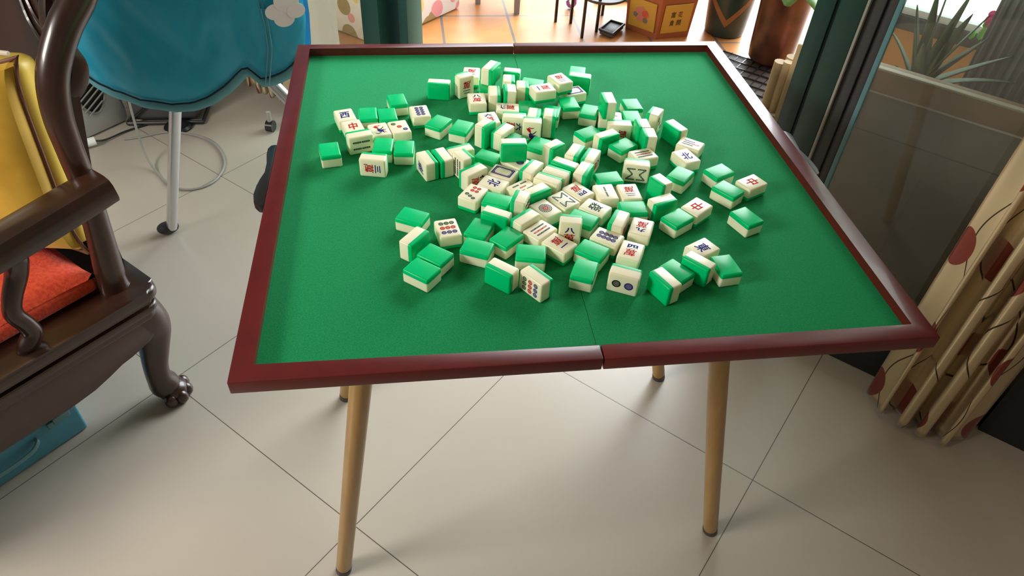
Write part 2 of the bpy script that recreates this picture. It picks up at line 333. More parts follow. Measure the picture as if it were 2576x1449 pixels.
# sliding door panel on the right
d1 = bpy.data.objects.new('door_1', None); COL.objects.link(d1); tag(d1, kind='structure')
bm = newbm(); box(bm, -.335, -.299, -.012, .05, 0, 2.3, .002, T=WALLM); box(bm, -.293, -.245, -.012, .05, 0, 2.3, .003, T=WALLM); box(bm, -.30, -.29, .0, .04, 0, 2.3, T=WALLM); obj('door_frame', bm, M['frame'], d1)
bm = newbm(); box(bm, -.2445, -.2395, -.016, .045, 0, 2.3, .001, T=WALLM); obj('seal_strip', bm, M['silver'], d1)
bm = newbm(); box(bm, -.239, -.215, .0, .05, 0, 2.3, .002, T=WALLM); box(bm, -.214, -.196, .012, .05, 0, 2.3, .002, T=WALLM); obj('door_frame', bm, M['darkgrey'], d1)
bm = newbm(); box(bm, -.1955, -.186, .006, .03, 0, 2.3, .001, T=WALLM); obj('glass_edge', bm, M['case2'], d1)
bm = newbm(); box(bm, -.1955, .334, -.01, .05, 0, .10, .003, T=WALLM); obj('bottom_rail', bm, M['darkwall'], d1)
bm = newbm(); box(bm, -.186, .334, .014, .02, .10, 2.3, T=WALLM); obj('pane', bm, M['glass'], d1, smooth=False)
bm = newbm(); box(bm, -1.44, -.335, .0, .06, 0, .012, .002, T=WALLM); tag(obj('trim_2', bm, M['silver']), kind='structure')
# balcony parapet behind the glass
bm = newbm(); box(bm, -.27, 1.5, .35, .385, 0, .53, .002, T=WALLM); pw = tag(obj('wall_parapet', bm, M['parapet']), kind='structure')
bm = newbm(); box(bm, -.272, 1.5, .344, .390, .5325, .586, .002, T=WALLM); obj('coping', bm, M['band'], pw)
bm = newbm(); box(bm, -.273, 1.5, .3435, .352, .5275, .5325, .001, T=WALLM); box(bm, -.273, 1.5, .342, .36, .585, .590, .001, T=WALLM); obj('edge_highlight', bm, M['ledge_glint'], pw)  # pale strips painted in as highlights along the coping edges
bm = newbm(); box(bm, -.272, 1.5, .349, .352, .424, .427, T=WALLM); [box(bm, s, s + .003, .349, .352, 0, .427, T=WALLM) for s in (.16, .62, 1.1)]; obj('tile_joint', bm, M['grout'], pw)
# far balcony side: orange tiled low wall, dark sill, frosted glazing
bm = newbm(); box(bm, -.42, 1.6, 1.12, 1.2, 0, .43, T=WALLM); tag(obj('wall_balcony', bm, M['orange'], smooth=False), kind='structure')
bm = newbm(); box(bm, -.42, 1.6, 1.08, 1.2, .43, .475, .003, T=WALLM); tag(obj('trim_3', bm, M['darkgrey']), kind='structure')
w3 = bpy.data.objects.new('window_3', None); COL.objects.link(w3); tag(w3, kind='structure')
bm = newbm(); box(bm, -.42, 1.6, 1.09, 1.13, .475, .497, .002, T=WALLM); obj('window_frame', bm, M['white'], w3)
bm = newbm(); box(bm, -.42, 1.6, 1.11, 1.113, .497, 1.7, T=WALLM); obj('pane', bm, M['frost'], w3, smooth=False)

# ------------------------------------------------------------------ folding table
ZR, ZF, S = .7075, .6920, .86
tb = thing('folding_table', 'square folding game table with dark red rim, green felt and round wooden legs', 'table', (0, 0, 0))
def rimhalf(x0, x1, left):
    bm = newbm(); wd, wb = .0235, .0185
    e0, e1 = (x0 if left else x0 + .0007), (x1 - .0007 if left else x1)
    if left: poly = [(e0, 0), (e1, 0), (e1, wd), (e0 + wd, wd), (e0 + wd, S - wb), (e1, S - wb), (e1, S), (e0, S)]
    else: poly = [(e0, 0), (e1, 0), (e1, S), (e0, S), (e0, S - wb), (e1 - wd, S - wb), (e1 - wd, wd), (e0, wd)]
    prism(bm, poly, ZR - .0197, ZR, bev=.0016); return bm
obj('rim', rimhalf(0, .428, True), M['rim'], tb); obj('rim', rimhalf(.428, S, False), M['rim'], tb)
for a, b in ((.0225, .4277), (.4283, S - .0225)):
    bm = newbm(); box(bm, a, b, .0225, S - .0175, ZR - .019, ZF, .0004, 1); obj('felt_panel', bm, M['felt'], tb)
LEGS = [((.044, .124, 0), (.149, .120, .687)), ((.776, .132, 0), (.623, .125, .687)), ((.031, .540, 0), (.14, .55, .687)), ((.781, .536, 0), (.63, .55, .687))]
for f, t in LEGS:
    f = Vector(f); t = Vector(t); bm = newbm(); d = (t - f)
    sweep(bm, [f + Vector((0, 0, .002)), f + d * .02 + Vector((0, 0, .002)), t], [(.0115, .0115), (.0145, .0145), (.0165, .0165)], n=20, sub=1); lg = obj('leg', bm, M['leg'], tb)
    bm = newbm(); sweep(bm, [f, f + d * .018], [(.0150, .0150)] * 2, n=20, sub=1); obj('foot_cap', bm, M['leaf2'] if False else M['darkgrey'], lg)
bm = newbm(); box(bm, .10, .68, .110, .136, .665, .687, .002); box(bm, .10, .68, .54, .562, .665, .687, .002); obj('under_rail', bm, M['leg'], tb)
# plastic carry handles on the left and right edges
def handle(side):
    if side < 0: P = [(-.0008, .500), (-.010, .498), (-.0145, .488), (-.0135, .470), (-.0105, .445), (-.0105, .420), (-.013, .400), (-.019, .388), (-.0205, .365), (-.0175, .345), (-.010, .335), (-.0008, .333)]
    else: P = [(S + .0008, .505), (S + .008, .502), (S + .0145, .492), (S + .0125, .482), (S + .008, .468), (S + .007, .440), (S + .008, .420), (S + .0125, .404), (S + .0145, .385), (S + .011, .370), (S + .0008, .364)]
    bm = newbm(); prism(bm, P if side < 0 else P[::-1], .6895, .7035, bev=.0025)
    h = obj('handle', bm, M['black'] if side < 0 else M['darkgrey'], tb); h['label'] = 'black plastic handle' if side < 0 else 'grey plastic handle'
handle(-1); handle(1)

# ------------------------------------------------------------------ mahjong tiles
TL, TW, TT = .0410, .0315, .0225
def tile_mesh():
    bm = newbm(); box(bm, -TW / 2, TW / 2, -TL / 2, TL / 2, -TT / 2, TT / 2, .0028, 4)
    zc = -TT / 2 + .0068
    b2 = bm.copy()
    g = bm.verts[:] + bm.edges[:] + bm.faces[:]
    r = bmesh.ops.bisect_plane(bm, geom=g, plane_co=(0, 0, zc), plane_no=(0, 0, 1), clear_inner=True); bmesh.ops.edgeloop_fill(bm, edges=[e for e in r['geom_cut'] if isinstance(e, bmesh.types.BMEdge)])
    g = b2.verts[:] + b2.edges[:] + b2.faces[:]
    r = bmesh.ops.bisect_plane(b2, geom=g, plane_co=(0, 0, zc), plane_no=(0, 0, 1), clear_outer=True); bmesh.ops.edgeloop_fill(b2, edges=[e for e in r['geom_cut'] if isinstance(e, bmesh.types.BMEdge)])
    return bm, b2
def mesh_of(bm, mats, name, smooth=True):
    bmesh.ops.recalc_face_normals(bm, faces=bm.faces[:]); me = bpy.data.meshes.new(name); bm.to_mesh(me); bm.free()
    for mm in mats: me.materials.append(mm)
    if smooth: me.polygons.foreach_set('use_smooth', [True] * len(me.polygons)); me.set_sharp_from_angle(angle=math.radians(40))
    return me
_a, _b2 = tile_mesh(); ME_I = mesh_of(_a, [M['ivory']], 'ivory_block'); ME_G = mesh_of(_b2, [M['tgreen']], 'green_back')
INK = [M['ink_green'], M['ink_red'], M['ink_blue'], M['ink_pale'], M['ivory'], M['ink_black']]
G_, R_, B_, P_, I_, K_ = 0, 1, 2, 3, 4, 5
Z0 = TT / 2 + .00008
def poly(bm, pts, mi, z=Z0):
    try: f = bm.faces.new([bm.verts.new((x, y, z)) for x, y in pts]); f.material_index = mi
    except ValueError: pass
def ring(bm, cx, cy, r1, r2, mi, n=24, z=Z0):
    a = [bm.verts.new((cx + r1 * math.cos(2 * PI * k / n), cy + r1 * math.sin(2 * PI * k / n), z)) for k in range(n)]
    if r2 <= 0: f = bm.faces.new(a); f.material_index = mi; return
    b = [bm.verts.new((cx + r2 * math.cos(2 * PI * k / n), cy + r2 * math.sin(2 * PI * k / n), z)) for k in range(n)]
    for k in range(n): f = bm.faces.new((a[k], a[(k + 1) % n], b[(k + 1) % n], b[k])); f.material_index = mi
def dot(bm, cx, cy, r, mi):
    ring(bm, cx, cy, r, r * .60, mi); ring(bm, cx, cy, r * .50, r * .27, mi); ring(bm, cx, cy, r * .18, 0, mi, 10)
def bigdot(bm, cx, cy, r, mi):
    for a, b in ((1, .66), (.61, .45), (.41, .27), (.23, .12), (.07, 0)): ring(bm, cx, cy, r * a, r * b, mi)
def capsule(bm, x0, y0, x1, y1, w, mi, z=Z0, n=6):
    a = math.atan2(y1 - y0, x1 - x0); pts = []
    for k in range(n + 1): t = a - PI / 2 + PI * k / n; pts.append((x1 + w * math.cos(t), y1 + w * math.sin(t)))
    for k in range(n + 1): t = a + PI / 2 + PI * k / n; pts.append((x0 + w * math.cos(t), y0 + w * math.sin(t)))
    poly(bm, pts, mi, z)
def stick(bm, x0, y0, x1, y1, mi, w=.00125):
    capsule(bm, x0, y0, x1, y1, w, mi)
    for k in range(3):
        f = (k + .5) / 3; dx, dy = (x1 - x0), (y1 - y0); L = math.hypot(dx, dy); ux, uy = dx / L, dy / L
        mx_, my_ = x0 + dx * f, y0 + dy * f; h = L * .105
        capsule(bm, mx_ - ux * h, my_ - uy * h, mx_ + ux * h, my_ + uy * h, w * .30, P_ if mi != R_ else I_, Z0 + .00004, 4)
def stroke(bm, pts, w, mi, z=Z0, sub=6):
    pp = catmull([(p[0], p[1], 0) for p in pts], sub); n = len(pp); Lf = []; Rt = []
    for i, p in enumerate(pp):
        t = (pp[min(i + 1, n - 1)] - pp[max(i - 1, 0)]).normalized(); f = i / (n - 1); ww = w * (.25 + .75 * math.sin(PI * (.12 + .80 * f)))
        Lf.append((p.x - t.y * ww, p.y + t.x * ww)); Rt.append((p.x + t.y * ww, p.y - t.x * ww))
    for i in range(n - 1): poly(bm, [Lf[i], Rt[i], Rt[i + 1], Lf[i + 1]], mi, z)
def text(bm, ch, cx, cy, w, h, mi, bold=.012, shear=.0):
    cu = bpy.data.curves.new('t', 'FONT'); cu.body = ch; cu.size = 1; cu.offset = bold; cu.resolution_u = 3; cu.shear = shear
    o = bpy.data.objects.new('t', cu); COL.objects.link(o); bpy.context.view_layer.update()
    me = bpy.data.meshes.new_from_object(o.evaluated_get(bpy.context.evaluated_depsgraph_get()))
    if len(me.vertices):
        xs = [v.co.x for v in me.vertices]; ys = [v.co.y for v in me.vertices]
        kx, ky = w / max(max(xs) - min(xs), 1e-4), h / max(max(ys) - min(ys), 1e-4)
        mx_, my_ = (max(xs) + min(xs)) / 2, (max(ys) + min(ys)) / 2
        vv = [bm.verts.new((cx + (v.co.x - mx_) * kx, cy + (v.co.y - my_) * ky, Z0)) for v in me.vertices]
        for p in me.polygons:
            try: f = bm.faces.new([vv[i] for i in p.vertices]); f.material_index = mi
            except ValueError: pass
    bpy.data.objects.remove(o); bpy.data.curves.remove(cu); bpy.data.meshes.remove(me)
NUM = {1: '\u4e00', 2: '\u4e8c', 3: '\u4e09', 4: '\u56db', 5: '\u4f0d', 6: '\u516d', 7: '\u4e03', 8: '\u516b', 9: '\u4e5d'}
def engraving(code):
    bm = newbm()
    if code[0] == 'W':
        n = int(code[1]); hh = {1: .0018, 2: .0060, 3: .0085}.get(n, .0095)
        text(bm, NUM[n], 0, .0082, .0145, hh, B_, .035); text(bm, '\u842c', 0, -.0055, .0158, .0150, R_, .010, .08)
    elif code in ('dong', 'nan', 'xi', 'bei'):
        text(bm, {'dong': '\u6771', 'nan': '\u5357', 'xi': '\u897f', 'bei': '\u5317'}[code], 0, 0, .0175, .0195, B_, .022, .14)
    elif code == 'zhong': text(bm, '\u4e2d', 0, 0, .0155, .0225, R_, .022, .1)
    elif code == 'fa': text(bm, '\u767c', 0, 0, .0185, .0200, G_, .016, .1)
    elif code == 'B':
        for (a, b, w) in ((.0100, .0150, .0010), (.0080, .0130, .0005)):
            for x0, x1, y0, y1 in ((-a, a, b - w, b + w), (-a, a, -b - w, -b + w), (-a - w, -a + w, -b - w, b + w), (a - w, a + w, -b - w, b + w)): poly(bm, [(x0, y0), (x1, y0), (x1, y1), (x0, y1)], B_, Z0 + .00001 * (x0 > -a))
        for sx in (-1, 1):
            for sy in (-1, 1): poly(bm, [(sx * .008, sy * .013), (sx * .0045, sy * .013), (sx * .008, sy * .0095)], B_)
    elif code == 'T1':
        ring(bm, 0, 0, .0098, .0088, K_); ring(bm, 0, 0, .0054, .0048, K_)
        for k in range(18):
            a = 2 * PI * k / 18; capsule(bm, .0062 * math.cos(a), .0062 * math.sin(a), .0079 * math.cos(a), .0079 * math.sin(a), .00062, K_)
        ring(bm, 0, 0, .0043, .0028, R_)
        for k in range(6): a = PI * k / 3; capsule(bm, .0007 * math.cos(a), .0007 * math.sin(a), .0022 * math.cos(a), .0022 * math.sin(a), .00045, R_)
    elif code == 'T2': bigdot(bm, 0, .0083, .0060, B_); bigdot(bm, 0, -.0083, .0060, K_)
    elif code == 'T3': dot(bm, -.0078, .0100, .0040, G_); dot(bm, 0, 0, .0040, R_); dot(bm, .0078, -.0100, .0040, B_)
    elif code == 'T7':
        for k in range(3): dot(bm, -.0066 + .0066 * k, .0130 - .0030 * k, .0031, G_)
        for sx in (-1, 1):
            for sy in (0, 1): dot(bm, sx * .0036, -.0040 - .0078 * sy, .0032, R_)
    elif code == 'T8':
        for sx in (-1, 1):
            for k in range(4): dot(bm, sx * .0040, .0108 - .0072 * k, .0036, B_)
    elif code == 'T9':
        for i in (-1, 0, 1):
            for r, c in ((1, G_), (0, R_), (-1, B_)): dot(bm, i * .0076, r * .0100, .0035, c)
    elif code == 'S2': stick(bm, 0, .0018, 0, .0112, G_); stick(bm, 0, -.0112, 0, -.0018, G_)
    elif code == 'S4':
        for sx in (-1, 1):
            for sy in (-1, 1): stick(bm, sx * .0058, sy * .0018, sx * .0058, sy * .0125, K_, .0015)
    elif code == 'S5':
        for sx in (-1, 1):
            for sy in (-1, 1): stick(bm, sx * .0078, sy * .0030, sx * .0078, sy * .0125, G_, .0014)
        stick(bm, 0, -.0048, 0, .0048, R_, .0014)
    elif code == 'S6':
        for i in (-1, 0, 1):
            for sy in (-1, 1): stick(bm, i * .0066, sy * .0018, i * .0066, sy * .0135, K_, .0015)
    elif code == 'S7':
        stick(bm, 0, .0065, 0, .0135, R_, .0013)
        for i, c in ((-1, G_), (0, B_), (1, G_)):
            for j in (0, 1): stick(bm, i * .0058, .0045 - .0090 * j, i * .0058, -.0025 - .0090 * j, c, .0013)
    elif code == 'S8':
        for sy in (1, -1):
            y1, y2 = sy * .0140, sy * .0028
            stick(bm, -.0095, y1, -.0095, y2, G_, .0012); stick(bm, .0095, y1, .0095, y2, G_, .0012)
            stick(bm, -.0088, y2 if False else y1, -.0008, sy * .0062, G_, .0012); stick(bm, .0088, y1, .0008, sy * .0062, G_, .0012)
    elif code == 'S9':
        for i, c in ((-1, K_), (0, R_), (1, K_)):
            for j in (-1, 0, 1): stick(bm, i * .0062, j * .0088 - .0034, i * .0062, j * .0088 + .0034, c, .0013)
    elif code == 'plant':
        for pts, w, c in (([(-.009, -.010), (-.006, -.013), (-.001, -.011), (.002, -.006)], .0009, G_), ([(-.004, .0), (-.002, -.006), (.003, -.008), (.006, -.013)], .0012, B_), ([(-.003, .002), (.002, .0), (.008, .006)], .0011, G_), ([(0, -.004), (.005, -.003), (.0105, -.004)], .0011, B_),
                          ([(-.002, .001), (-.001, -.004), (.001, -.009)], .0024, B_), ([(.001, -.002), (.003, -.005), (.004, -.009)], .0020, B_), ([(-.0085, .010), (-.006, .007), (-.003, .003)], .0012, R_), ([(-.006, .011), (-.0035, .007), (-.002, .002)], .0018, R_), ([(-.005, .012), (0, .0105), (.004, .012)], .0009, R_), ([(.004, -.004), (.007, -.009), (.0095, -.014)], .0006, R_)):
            stroke(bm, pts, w, c)
    return mesh_of(bm, INK, 'engraving', smooth=False)
GL = {}
TILES = [
('U',0.1047,0.5687,106.1,-1,0,'xi',0,'ivory tile with blue west-wind character at the far left of the spread'),
('U',0.1197,0.5314,107.3,-1,0,'zhong',0,'ivory tile with red dragon character wedged behind the standing four-stick tile'),
('D',0.1427,0.5728,94.6,-1,0,'',0,'green-backed tile right of the west-wind tile, left one of two touching'),
('D',0.1753,0.5695,97.0,-1,0,'',0,'green-backed tile behind the three-dot tile, right one of two touching'),
('D',0.1921,0.6191,100.2,-1,0,'',0,'green-backed tile behind the left cluster, just left of the eight-dot tile'),
('U',0.2304,0.5765,99.3,-1,0,'T8',0,'ivory tile with eight blue dots at upper left, dots in two columns going back'),
('U',0.1627,0.5197,105.6,-1,0,'plant',0,'ivory tile lying flat with red, blue and green flower drawing'),
('U',0.1950,0.5267,104.2,-1,0,'T3',0,'ivory tile with three dots in a diagonal of green, red and blue'),
('E',0.1309,0.4933,17.2,1,0,'S4',0,'tile standing on its long edge showing four dark green sticks, left cluster'),
('D',0.0853,0.4631,100.0,-1,0,'',0,'lone green-backed tile, farthest left of all on the felt'),
('D',0.1687,0.4727,84.1,-1,0,'',0,'green-backed tile in front of the flower tile, left of a touching pair'),
('D',0.2019,0.4643,85.4,-1,0,'',0,'green-backed tile in front of the three-dot tile, right of a touching pair'),
('E',0.1545,0.4247,348.0,1,0,'W3',0,'tile on its long edge showing sideways red and black three-of-characters'),
('E',0.2369,0.4179,110.8,-1,0,'nan',0,'tile on edge with blue character facing left, back against another tile'),
('E',0.2608,0.4249,110.2,1,0,'',0,'tile on edge whose green back touches the blue-character tile on its left'),
('E',0.2678,0.6649,351.5,-1,0,'',0,'tile on edge with green back facing front, leftmost of the far group'),
('S',0.3129,0.6719,25.4,1,0,'W2',1,'upright tile at upper left with upside-down dark red character face'),
('U',0.3307,0.7185,261.2,-1,0,'W1',0,'ivory tile with red character lying behind the upright upside-down character tile'),
('E',0.3636,0.6802,59.0,-1,1,'',0,'tallest tile at the far edge, standing on edge on top of a green-backed tile'),
('D',0.3569,0.6681,86.3,-1,0,'',0,'green-backed tile underneath the tallest far tile'),
('S',0.4028,0.6860,347.0,-1,0,'',0,'upright tile with green back facing front, behind the far trio of end-on tiles'),
('S',0.3936,0.6556,82.4,-1,0,'',0,'end-on tile in the far group with its green back to the right, farthest of four'),
('E',0.3649,0.6276,85.8,-1,0,'',0,'end-on tile right of the eight-of-characters tile, ivory left and green right'),
('S',0.3906,0.6188,86.1,1,0,'',0,'end-on far tile with green side left, touching green to green with its left neighbour'),
('S',0.4155,0.6318,84.1,-1,0,'',0,'end-on far tile just left of the stacked one-of-characters tile'),
('D',0.4402,0.6761,339.5,-1,0,'',0,'green-backed tile shining pale behind the stacked one-of-characters tile'),
('D',0.4199,0.5871,85.6,-1,0,'',0,'green-backed tile supporting the one-of-characters tile'),
('U',0.4478,0.6095,193.5,1,1,'W1',0,'ivory one-of-characters tile lying stacked on top of a green-backed tile, far group'),
('U',0.4853,0.6433,292.4,-1,1,'W2',0,'ivory two-of-characters tile lying highest in the far group'),
('D',0.4954,0.5965,94.2,-1,0,'',0,'green-backed tile supporting the stacked two-of-characters tile'),
('U',0.5111,0.6397,18.2,1,0,'B',0,'far blank-dragon tile with blue frame, half under the stacked tile'),
('E',0.5313,0.6820,342.3,-1,0,'',0,'tile on edge with green back facing front at the far right of the top group'),
('D',0.5334,0.7178,74.1,-1,0,'',0,'farthest green-backed tile, behind the far blank-dragon tile'),
('E',0.5529,0.5537,89.6,1,1,'',0,'end-on tile with green side left, standing on top of a face-up tile'),
('U',0.5595,0.5471,170.7,-1,0,'S2',0,'ivory tile trapped under the end-on tile at right of the far group'),
('D',0.5272,0.5684,67.0,-1,0,'',0,'green-backed tile left of the stacked end-on tile, catching a dull reflection'),
('D',0.6087,0.5872,92.3,-1,0,'',0,'green-backed tile right of the stacked end-on tile, farther one of two'),
('D',0.5979,0.5446,87.9,-1,0,'',0,'green-backed tile right of the stacked end-on tile, nearer one of two'),
('E',0.5658,0.5083,174.3,-1,0,'W5',0,'tile on edge showing sideways dark red character, in front of the stacked end-on tile'),
('S',0.5994,0.4890,89.0,1,0,'',0,'upright tile with green side left, rear one of two standing in line'),
('S',0.6023,0.4583,87.2,1,0,'',0,'upright tile with green side left, front one of two standing in line'),
('S',0.6319,0.5279,55.1,1,0,'T3',0,'upright tile at upper right with its dotted face turned right'),
('E',0.6608,0.4954,293.5,-1,0,'',0,'tile on edge at right with green back facing the front left, behind seven sticks'),
('U',0.6749,0.4511,321.9,-1,0,'S7',0,'ivory seven-stick tile with one red stick at its right end'),
('U',0.6560,0.4144,107.5,1,0,'bei',0,'ivory tile with blue north-wind character in front of the seven-stick tile'),
('D',0.5102,0.4953,28.8,-1,0,'',0,'green-backed tile partly hidden by an ivory tile on edge, centre right'),
('E',0.5358,0.4732,26.6,-1,0,'',0,'tile on edge between two green-backed tiles, centre right of the pile'),
('D',0.5605,0.4538,33.0,-1,0,'',0,'green-backed tile just left of the nine-stick tile in the upper right'),
('U',0.5865,0.4235,14.4,-1,0,'S9',0,'ivory nine-stick tile in upper right, behind the standing zigzag-stick tile'),
('E',0.5652,0.3866,345.1,1,0,'S8',0,'tile on edge with black zigzag eight sticks on its front face'),
('D',0.6312,0.3641,46.5,-1,0,'',0,'green-backed tile in front of the north-wind tile, standing apart'),
('D',0.6968,0.3696,25.6,-1,0,'',0,'green-backed tile at the right, behind its green twin and left of a red dragon'),
('D',0.6941,0.3203,306.0,-1,0,'',0,'green-backed tile at the right, front one of two overlapping, beside a red dragon'),
('U',0.7383,0.3365,25.9,-1,0,'zhong',0,'ivory red-dragon tile, farthest right of all the tiles'),
('U',0.6305,0.2791,216.7,1,0,'zhong',0,'ivory red-dragon tile upside down behind a green-backed tile, right of centre'),
('S',0.5845,0.3243,296.7,-1,0,'',0,'upright tile with green back facing left, beside the lone green-backed tile'),
('E',0.5787,0.2871,19.5,-1,0,'',0,'tile on edge with green back facing front right, left of the upside-down red dragon'),
('D',0.5934,0.2549,32.7,-1,0,'',0,'green-backed tile directly in front of the upside-down red dragon'),
('D',0.6979,0.2509,292.6,-1,0,'',0,'lone green-backed tile at the far right of the felt'),
('D',0.5337,0.2828,358.6,-1,0,'',0,'green-backed tile in front of the right-hand two-of-characters tile'),
('E',0.5020,0.2464,59.8,1,0,'W7',0,'tile on edge left of the nine-of-characters tile, dark marks on its right face'),
('U',0.5339,0.2361,244.3,1,0,'W9',0,'ivory nine-of-characters tile right of centre, red mark toward the back'),
('U',0.4795,0.2171,321.9,-1,0,'T8',0,'ivory tile with eight blue dots, front centre right, behind a green-backed tile'),
('U',0.5059,0.1852,62.1,-1,0,'W4',0,'ivory four-of-characters tile at front right of the pile, number at the back'),
('U',0.4773,0.2860,138.5,1,0,'fa',0,'ivory tile with green dragon character right of centre'),
('D',0.4531,0.2620,323.7,-1,0,'',0,'green-backed tile behind the upright eight-of-characters tile'),
('S',0.4299,0.2369,346.3,1,0,'W8',0,'upright tile facing front with eight-of-characters, centre front'),
('U',0.5013,0.3235,93.5,-1,0,'S2',0,'ivory tile with two sticks in a single line, right of centre'),
('U',0.5378,0.3225,271.3,1,0,'W2',0,'ivory two-of-characters tile lying flat right of the two-stick tile'),
('U',0.4597,0.3295,305.1,-1,0,'W4',0,'ivory four-of-characters tile in the centre behind the zigzag-stick tile'),
('U',0.4336,0.3071,302.6,-1,0,'S8',0,'ivory tile lying flat with green zigzag eight sticks, centre'),
('U',0.4030,0.2878,301.9,-1,0,'T1',0,'ivory one-dot tile with big round red and dark rosette'),
('D',0.5141,0.3610,8.1,-1,0,'',0,'green-backed tile behind the two-stick tile'),
('E',0.4729,0.4269,59.1,-1,0,'',0,'end-on tile, left one of a green-to-green pair right of centre'),
('E',0.4957,0.4126,59.9,1,0,'W6',0,'end-on tile with blue marks on its right face, right of a green-to-green pair'),
('E',0.4766,0.3735,58.6,-1,0,'',0,'end-on tile with green right side, in front of the green-to-green pair'),
('E',0.4497,0.3921,323.2,-1,0,'',0,'tile on edge, rearmost of three stacked side by side in the centre'),
('E',0.4331,0.3700,325.3,1,0,'',0,'tile on edge, middle one of three side by side in the centre'),
('E',0.4169,0.3513,325.6,1,0,'',0,'tile on edge, front one of three side by side in the centre'),
('E',0.3964,0.3845,52.2,1,0,'W7',0,'tile on edge right of the near blank-dragon tile, green side left'),
('U',0.3523,0.3852,327.6,-1,0,'B',0,'near blank-dragon tile with a full blue double frame, left of centre'),
('U',0.3341,0.3564,148.7,1,0,'bei',0,'ivory tile with sideways blue character in front of the near blank dragon'),
('U',0.3016,0.3332,236.2,1,0,'T7',0,'ivory seven-dot tile, four red dots and three green'),
('D',0.3355,0.3141,336.0,-1,0,'',0,'green-backed tile right of the seven-dot tile'),
('S',0.3661,0.2941,65.9,1,0,'T9',0,'upright tile with dense black dots on its right face, centre'),
('U',0.3774,0.3431,35.0,-1,0,'S5',0,'ivory five-stick tile with a red middle stick'),
('E',0.3953,0.3226,31.1,-1,0,'',0,'tile on edge with green back to the front right, covering the five-stick tile'),
('E',0.3293,0.2704,329.6,-1,0,'',0,'tile on edge with green back facing front, in front of the seven-dot tile'),
('E',0.3690,0.2589,38.6,1,0,'',0,'tile on edge with green rear side, behind the centre nine-stick tile'),
('U',0.3879,0.2386,39.8,-1,0,'S9',0,'ivory nine-stick tile in the front centre beside the upright eight'),
('U',0.4100,0.2079,313.7,-1,0,'W1',0,'ivory one-of-characters tile in the front centre, on the felt'),
('D',0.3030,0.2489,61.7,-1,0,'',0,'green-backed tile right of the nine-dot tile, rear one'),
('D',0.3390,0.2267,44.1,-1,0,'',0,'green-backed tile left of the centre nine-stick tile'),
('D',0.2963,0.2078,335.2,-1,0,'',0,'green-backed tile right of the nine-dot tile, front one'),
('D',0.3681,0.1922,348.4,-1,0,'',0,'green-backed tile behind the standing nine-dot tile, left of the front one-of-characters'),
('E',0.3237,0.1536,318.9,-1,0,'',0,'tile on edge with green back facing front left, beside the standing nine-dot tile'),
('E',0.3667,0.1361,126.3,-1,0,'T9',0,'tile on edge at the front showing nine dots in green, red and blue rows'),
('D',0.4343,0.1521,65.4,-1,0,'',0,'green-backed tile at the front, between the nine-dot and two-dot standing tiles'),
('D',0.4530,0.1919,321.3,-1,0,'',0,'green-backed tile in front of the front eight-dot tile'),
('E',0.4846,0.1340,333.7,1,0,'T2',0,'tile on edge at the front showing two large round dots'),
('U',0.6079,0.1847,28.1,-1,0,'dong',0,'ivory tile with blue east-wind character at the front right'),
('E',0.5896,0.1485,310.8,-1,0,'',0,'tile on edge in front of the east-wind tile, green back facing front'),
('D',0.6291,0.1473,96.8,-1,0,'',0,'green-backed tile at the front, rightmost of the front-right group'),
('D',0.5574,0.1410,303.3,-1,0,'',0,'green-backed tile squeezed between two edge-standing tiles at front right'),
('E',0.5339,0.1179,295.2,-1,0,'',0,'nearest tile on edge at front right, green back facing front left'),
('D',0.2390,0.1968,321.0,-1,0,'',0,'green-backed tile at front left, rear one of two overlapping'),
('D',0.2203,0.1680,320.8,-1,0,'',0,'green-backed tile at front left corner, nearest one of two overlapping'),
('E',0.2124,0.2253,51.3,-1,0,'',0,'tile on edge at the front left, ivory left and green right'),
('D',0.2109,0.2829,332.4,-1,0,'',0,'green-backed tile at left behind the front-left tile on edge'),
('U',0.2590,0.2515,100.1,-1,0,'T9',0,'ivory nine-dot tile lying flat at the left'),
('D',0.2606,0.5409,56.1,-1,0,'',0,'green-backed tile right of the upper-left eight-dot tile, left one of two'),
('D',0.2980,0.5239,64.0,-1,0,'',0,'green-backed tile left of the centre upright pair, right one of two'),
('S',0.3357,0.5012,47.4,-1,0,'',0,'upright tile with green back right, leaning pair left of centre'),
('E',0.3642,0.4972,50.4,1,0,'W2',0,'tile on edge with green side left, right one of the upright pair left of centre'),
('U',0.3326,0.6177,91.1,-1,0,'W8',0,'ivory eight-of-characters tile lying flat in the far group'),
('U',0.3476,0.5493,99.4,-1,0,'W6',0,'ivory tile with blue number, half hidden behind the upright green-backed pair'),
('U',0.3836,0.5841,171.8,1,0,'W5',0,'ivory five-of-characters tile lying sideways in the far group'),
('E',0.3896,0.5406,350.3,1,0,'W6',0,'tile on edge behind the upright flower tile, black number at right of face'),
('S',0.4149,0.5072,349.6,1,0,'plant',0,'upright tile with red and black flower drawing on its front face'),
('E',0.4240,0.5453,75.3,-1,0,'',0,'end-on tile behind the upright flower tile, green right side, smaller of two'),
('S',0.4489,0.5303,76.3,-1,0,'',0,'tall end-on tile right of the upright flower tile'),
('D',0.4579,0.5687,72.4,-1,0,'',0,'green-backed tile behind the tall end-on tile'),
('D',0.4198,0.4638,237.5,-1,0,'',0,'green-backed tile right of the tile with large front-facing green back'),
('D',0.3826,0.4763,45.6,-1,0,'',0,'dark green-backed tile behind the tile with large front-facing green back'),
('E',0.3717,0.4199,0.1,-1,1,'',0,'tile with large green back facing front, standing on others in the centre'),
('U',0.3760,0.4148,316.2,1,0,'T2',0,'ivory tile mostly hidden beneath the large front-facing green back'),
('E',0.2901,0.4412,19.8,1,0,'',0,'tile on edge behind the standing tile with rows of sticks'),
('S',0.2931,0.4082,117.7,-1,0,'S6',0,'upright tile with rows of black sticks on its left face'),
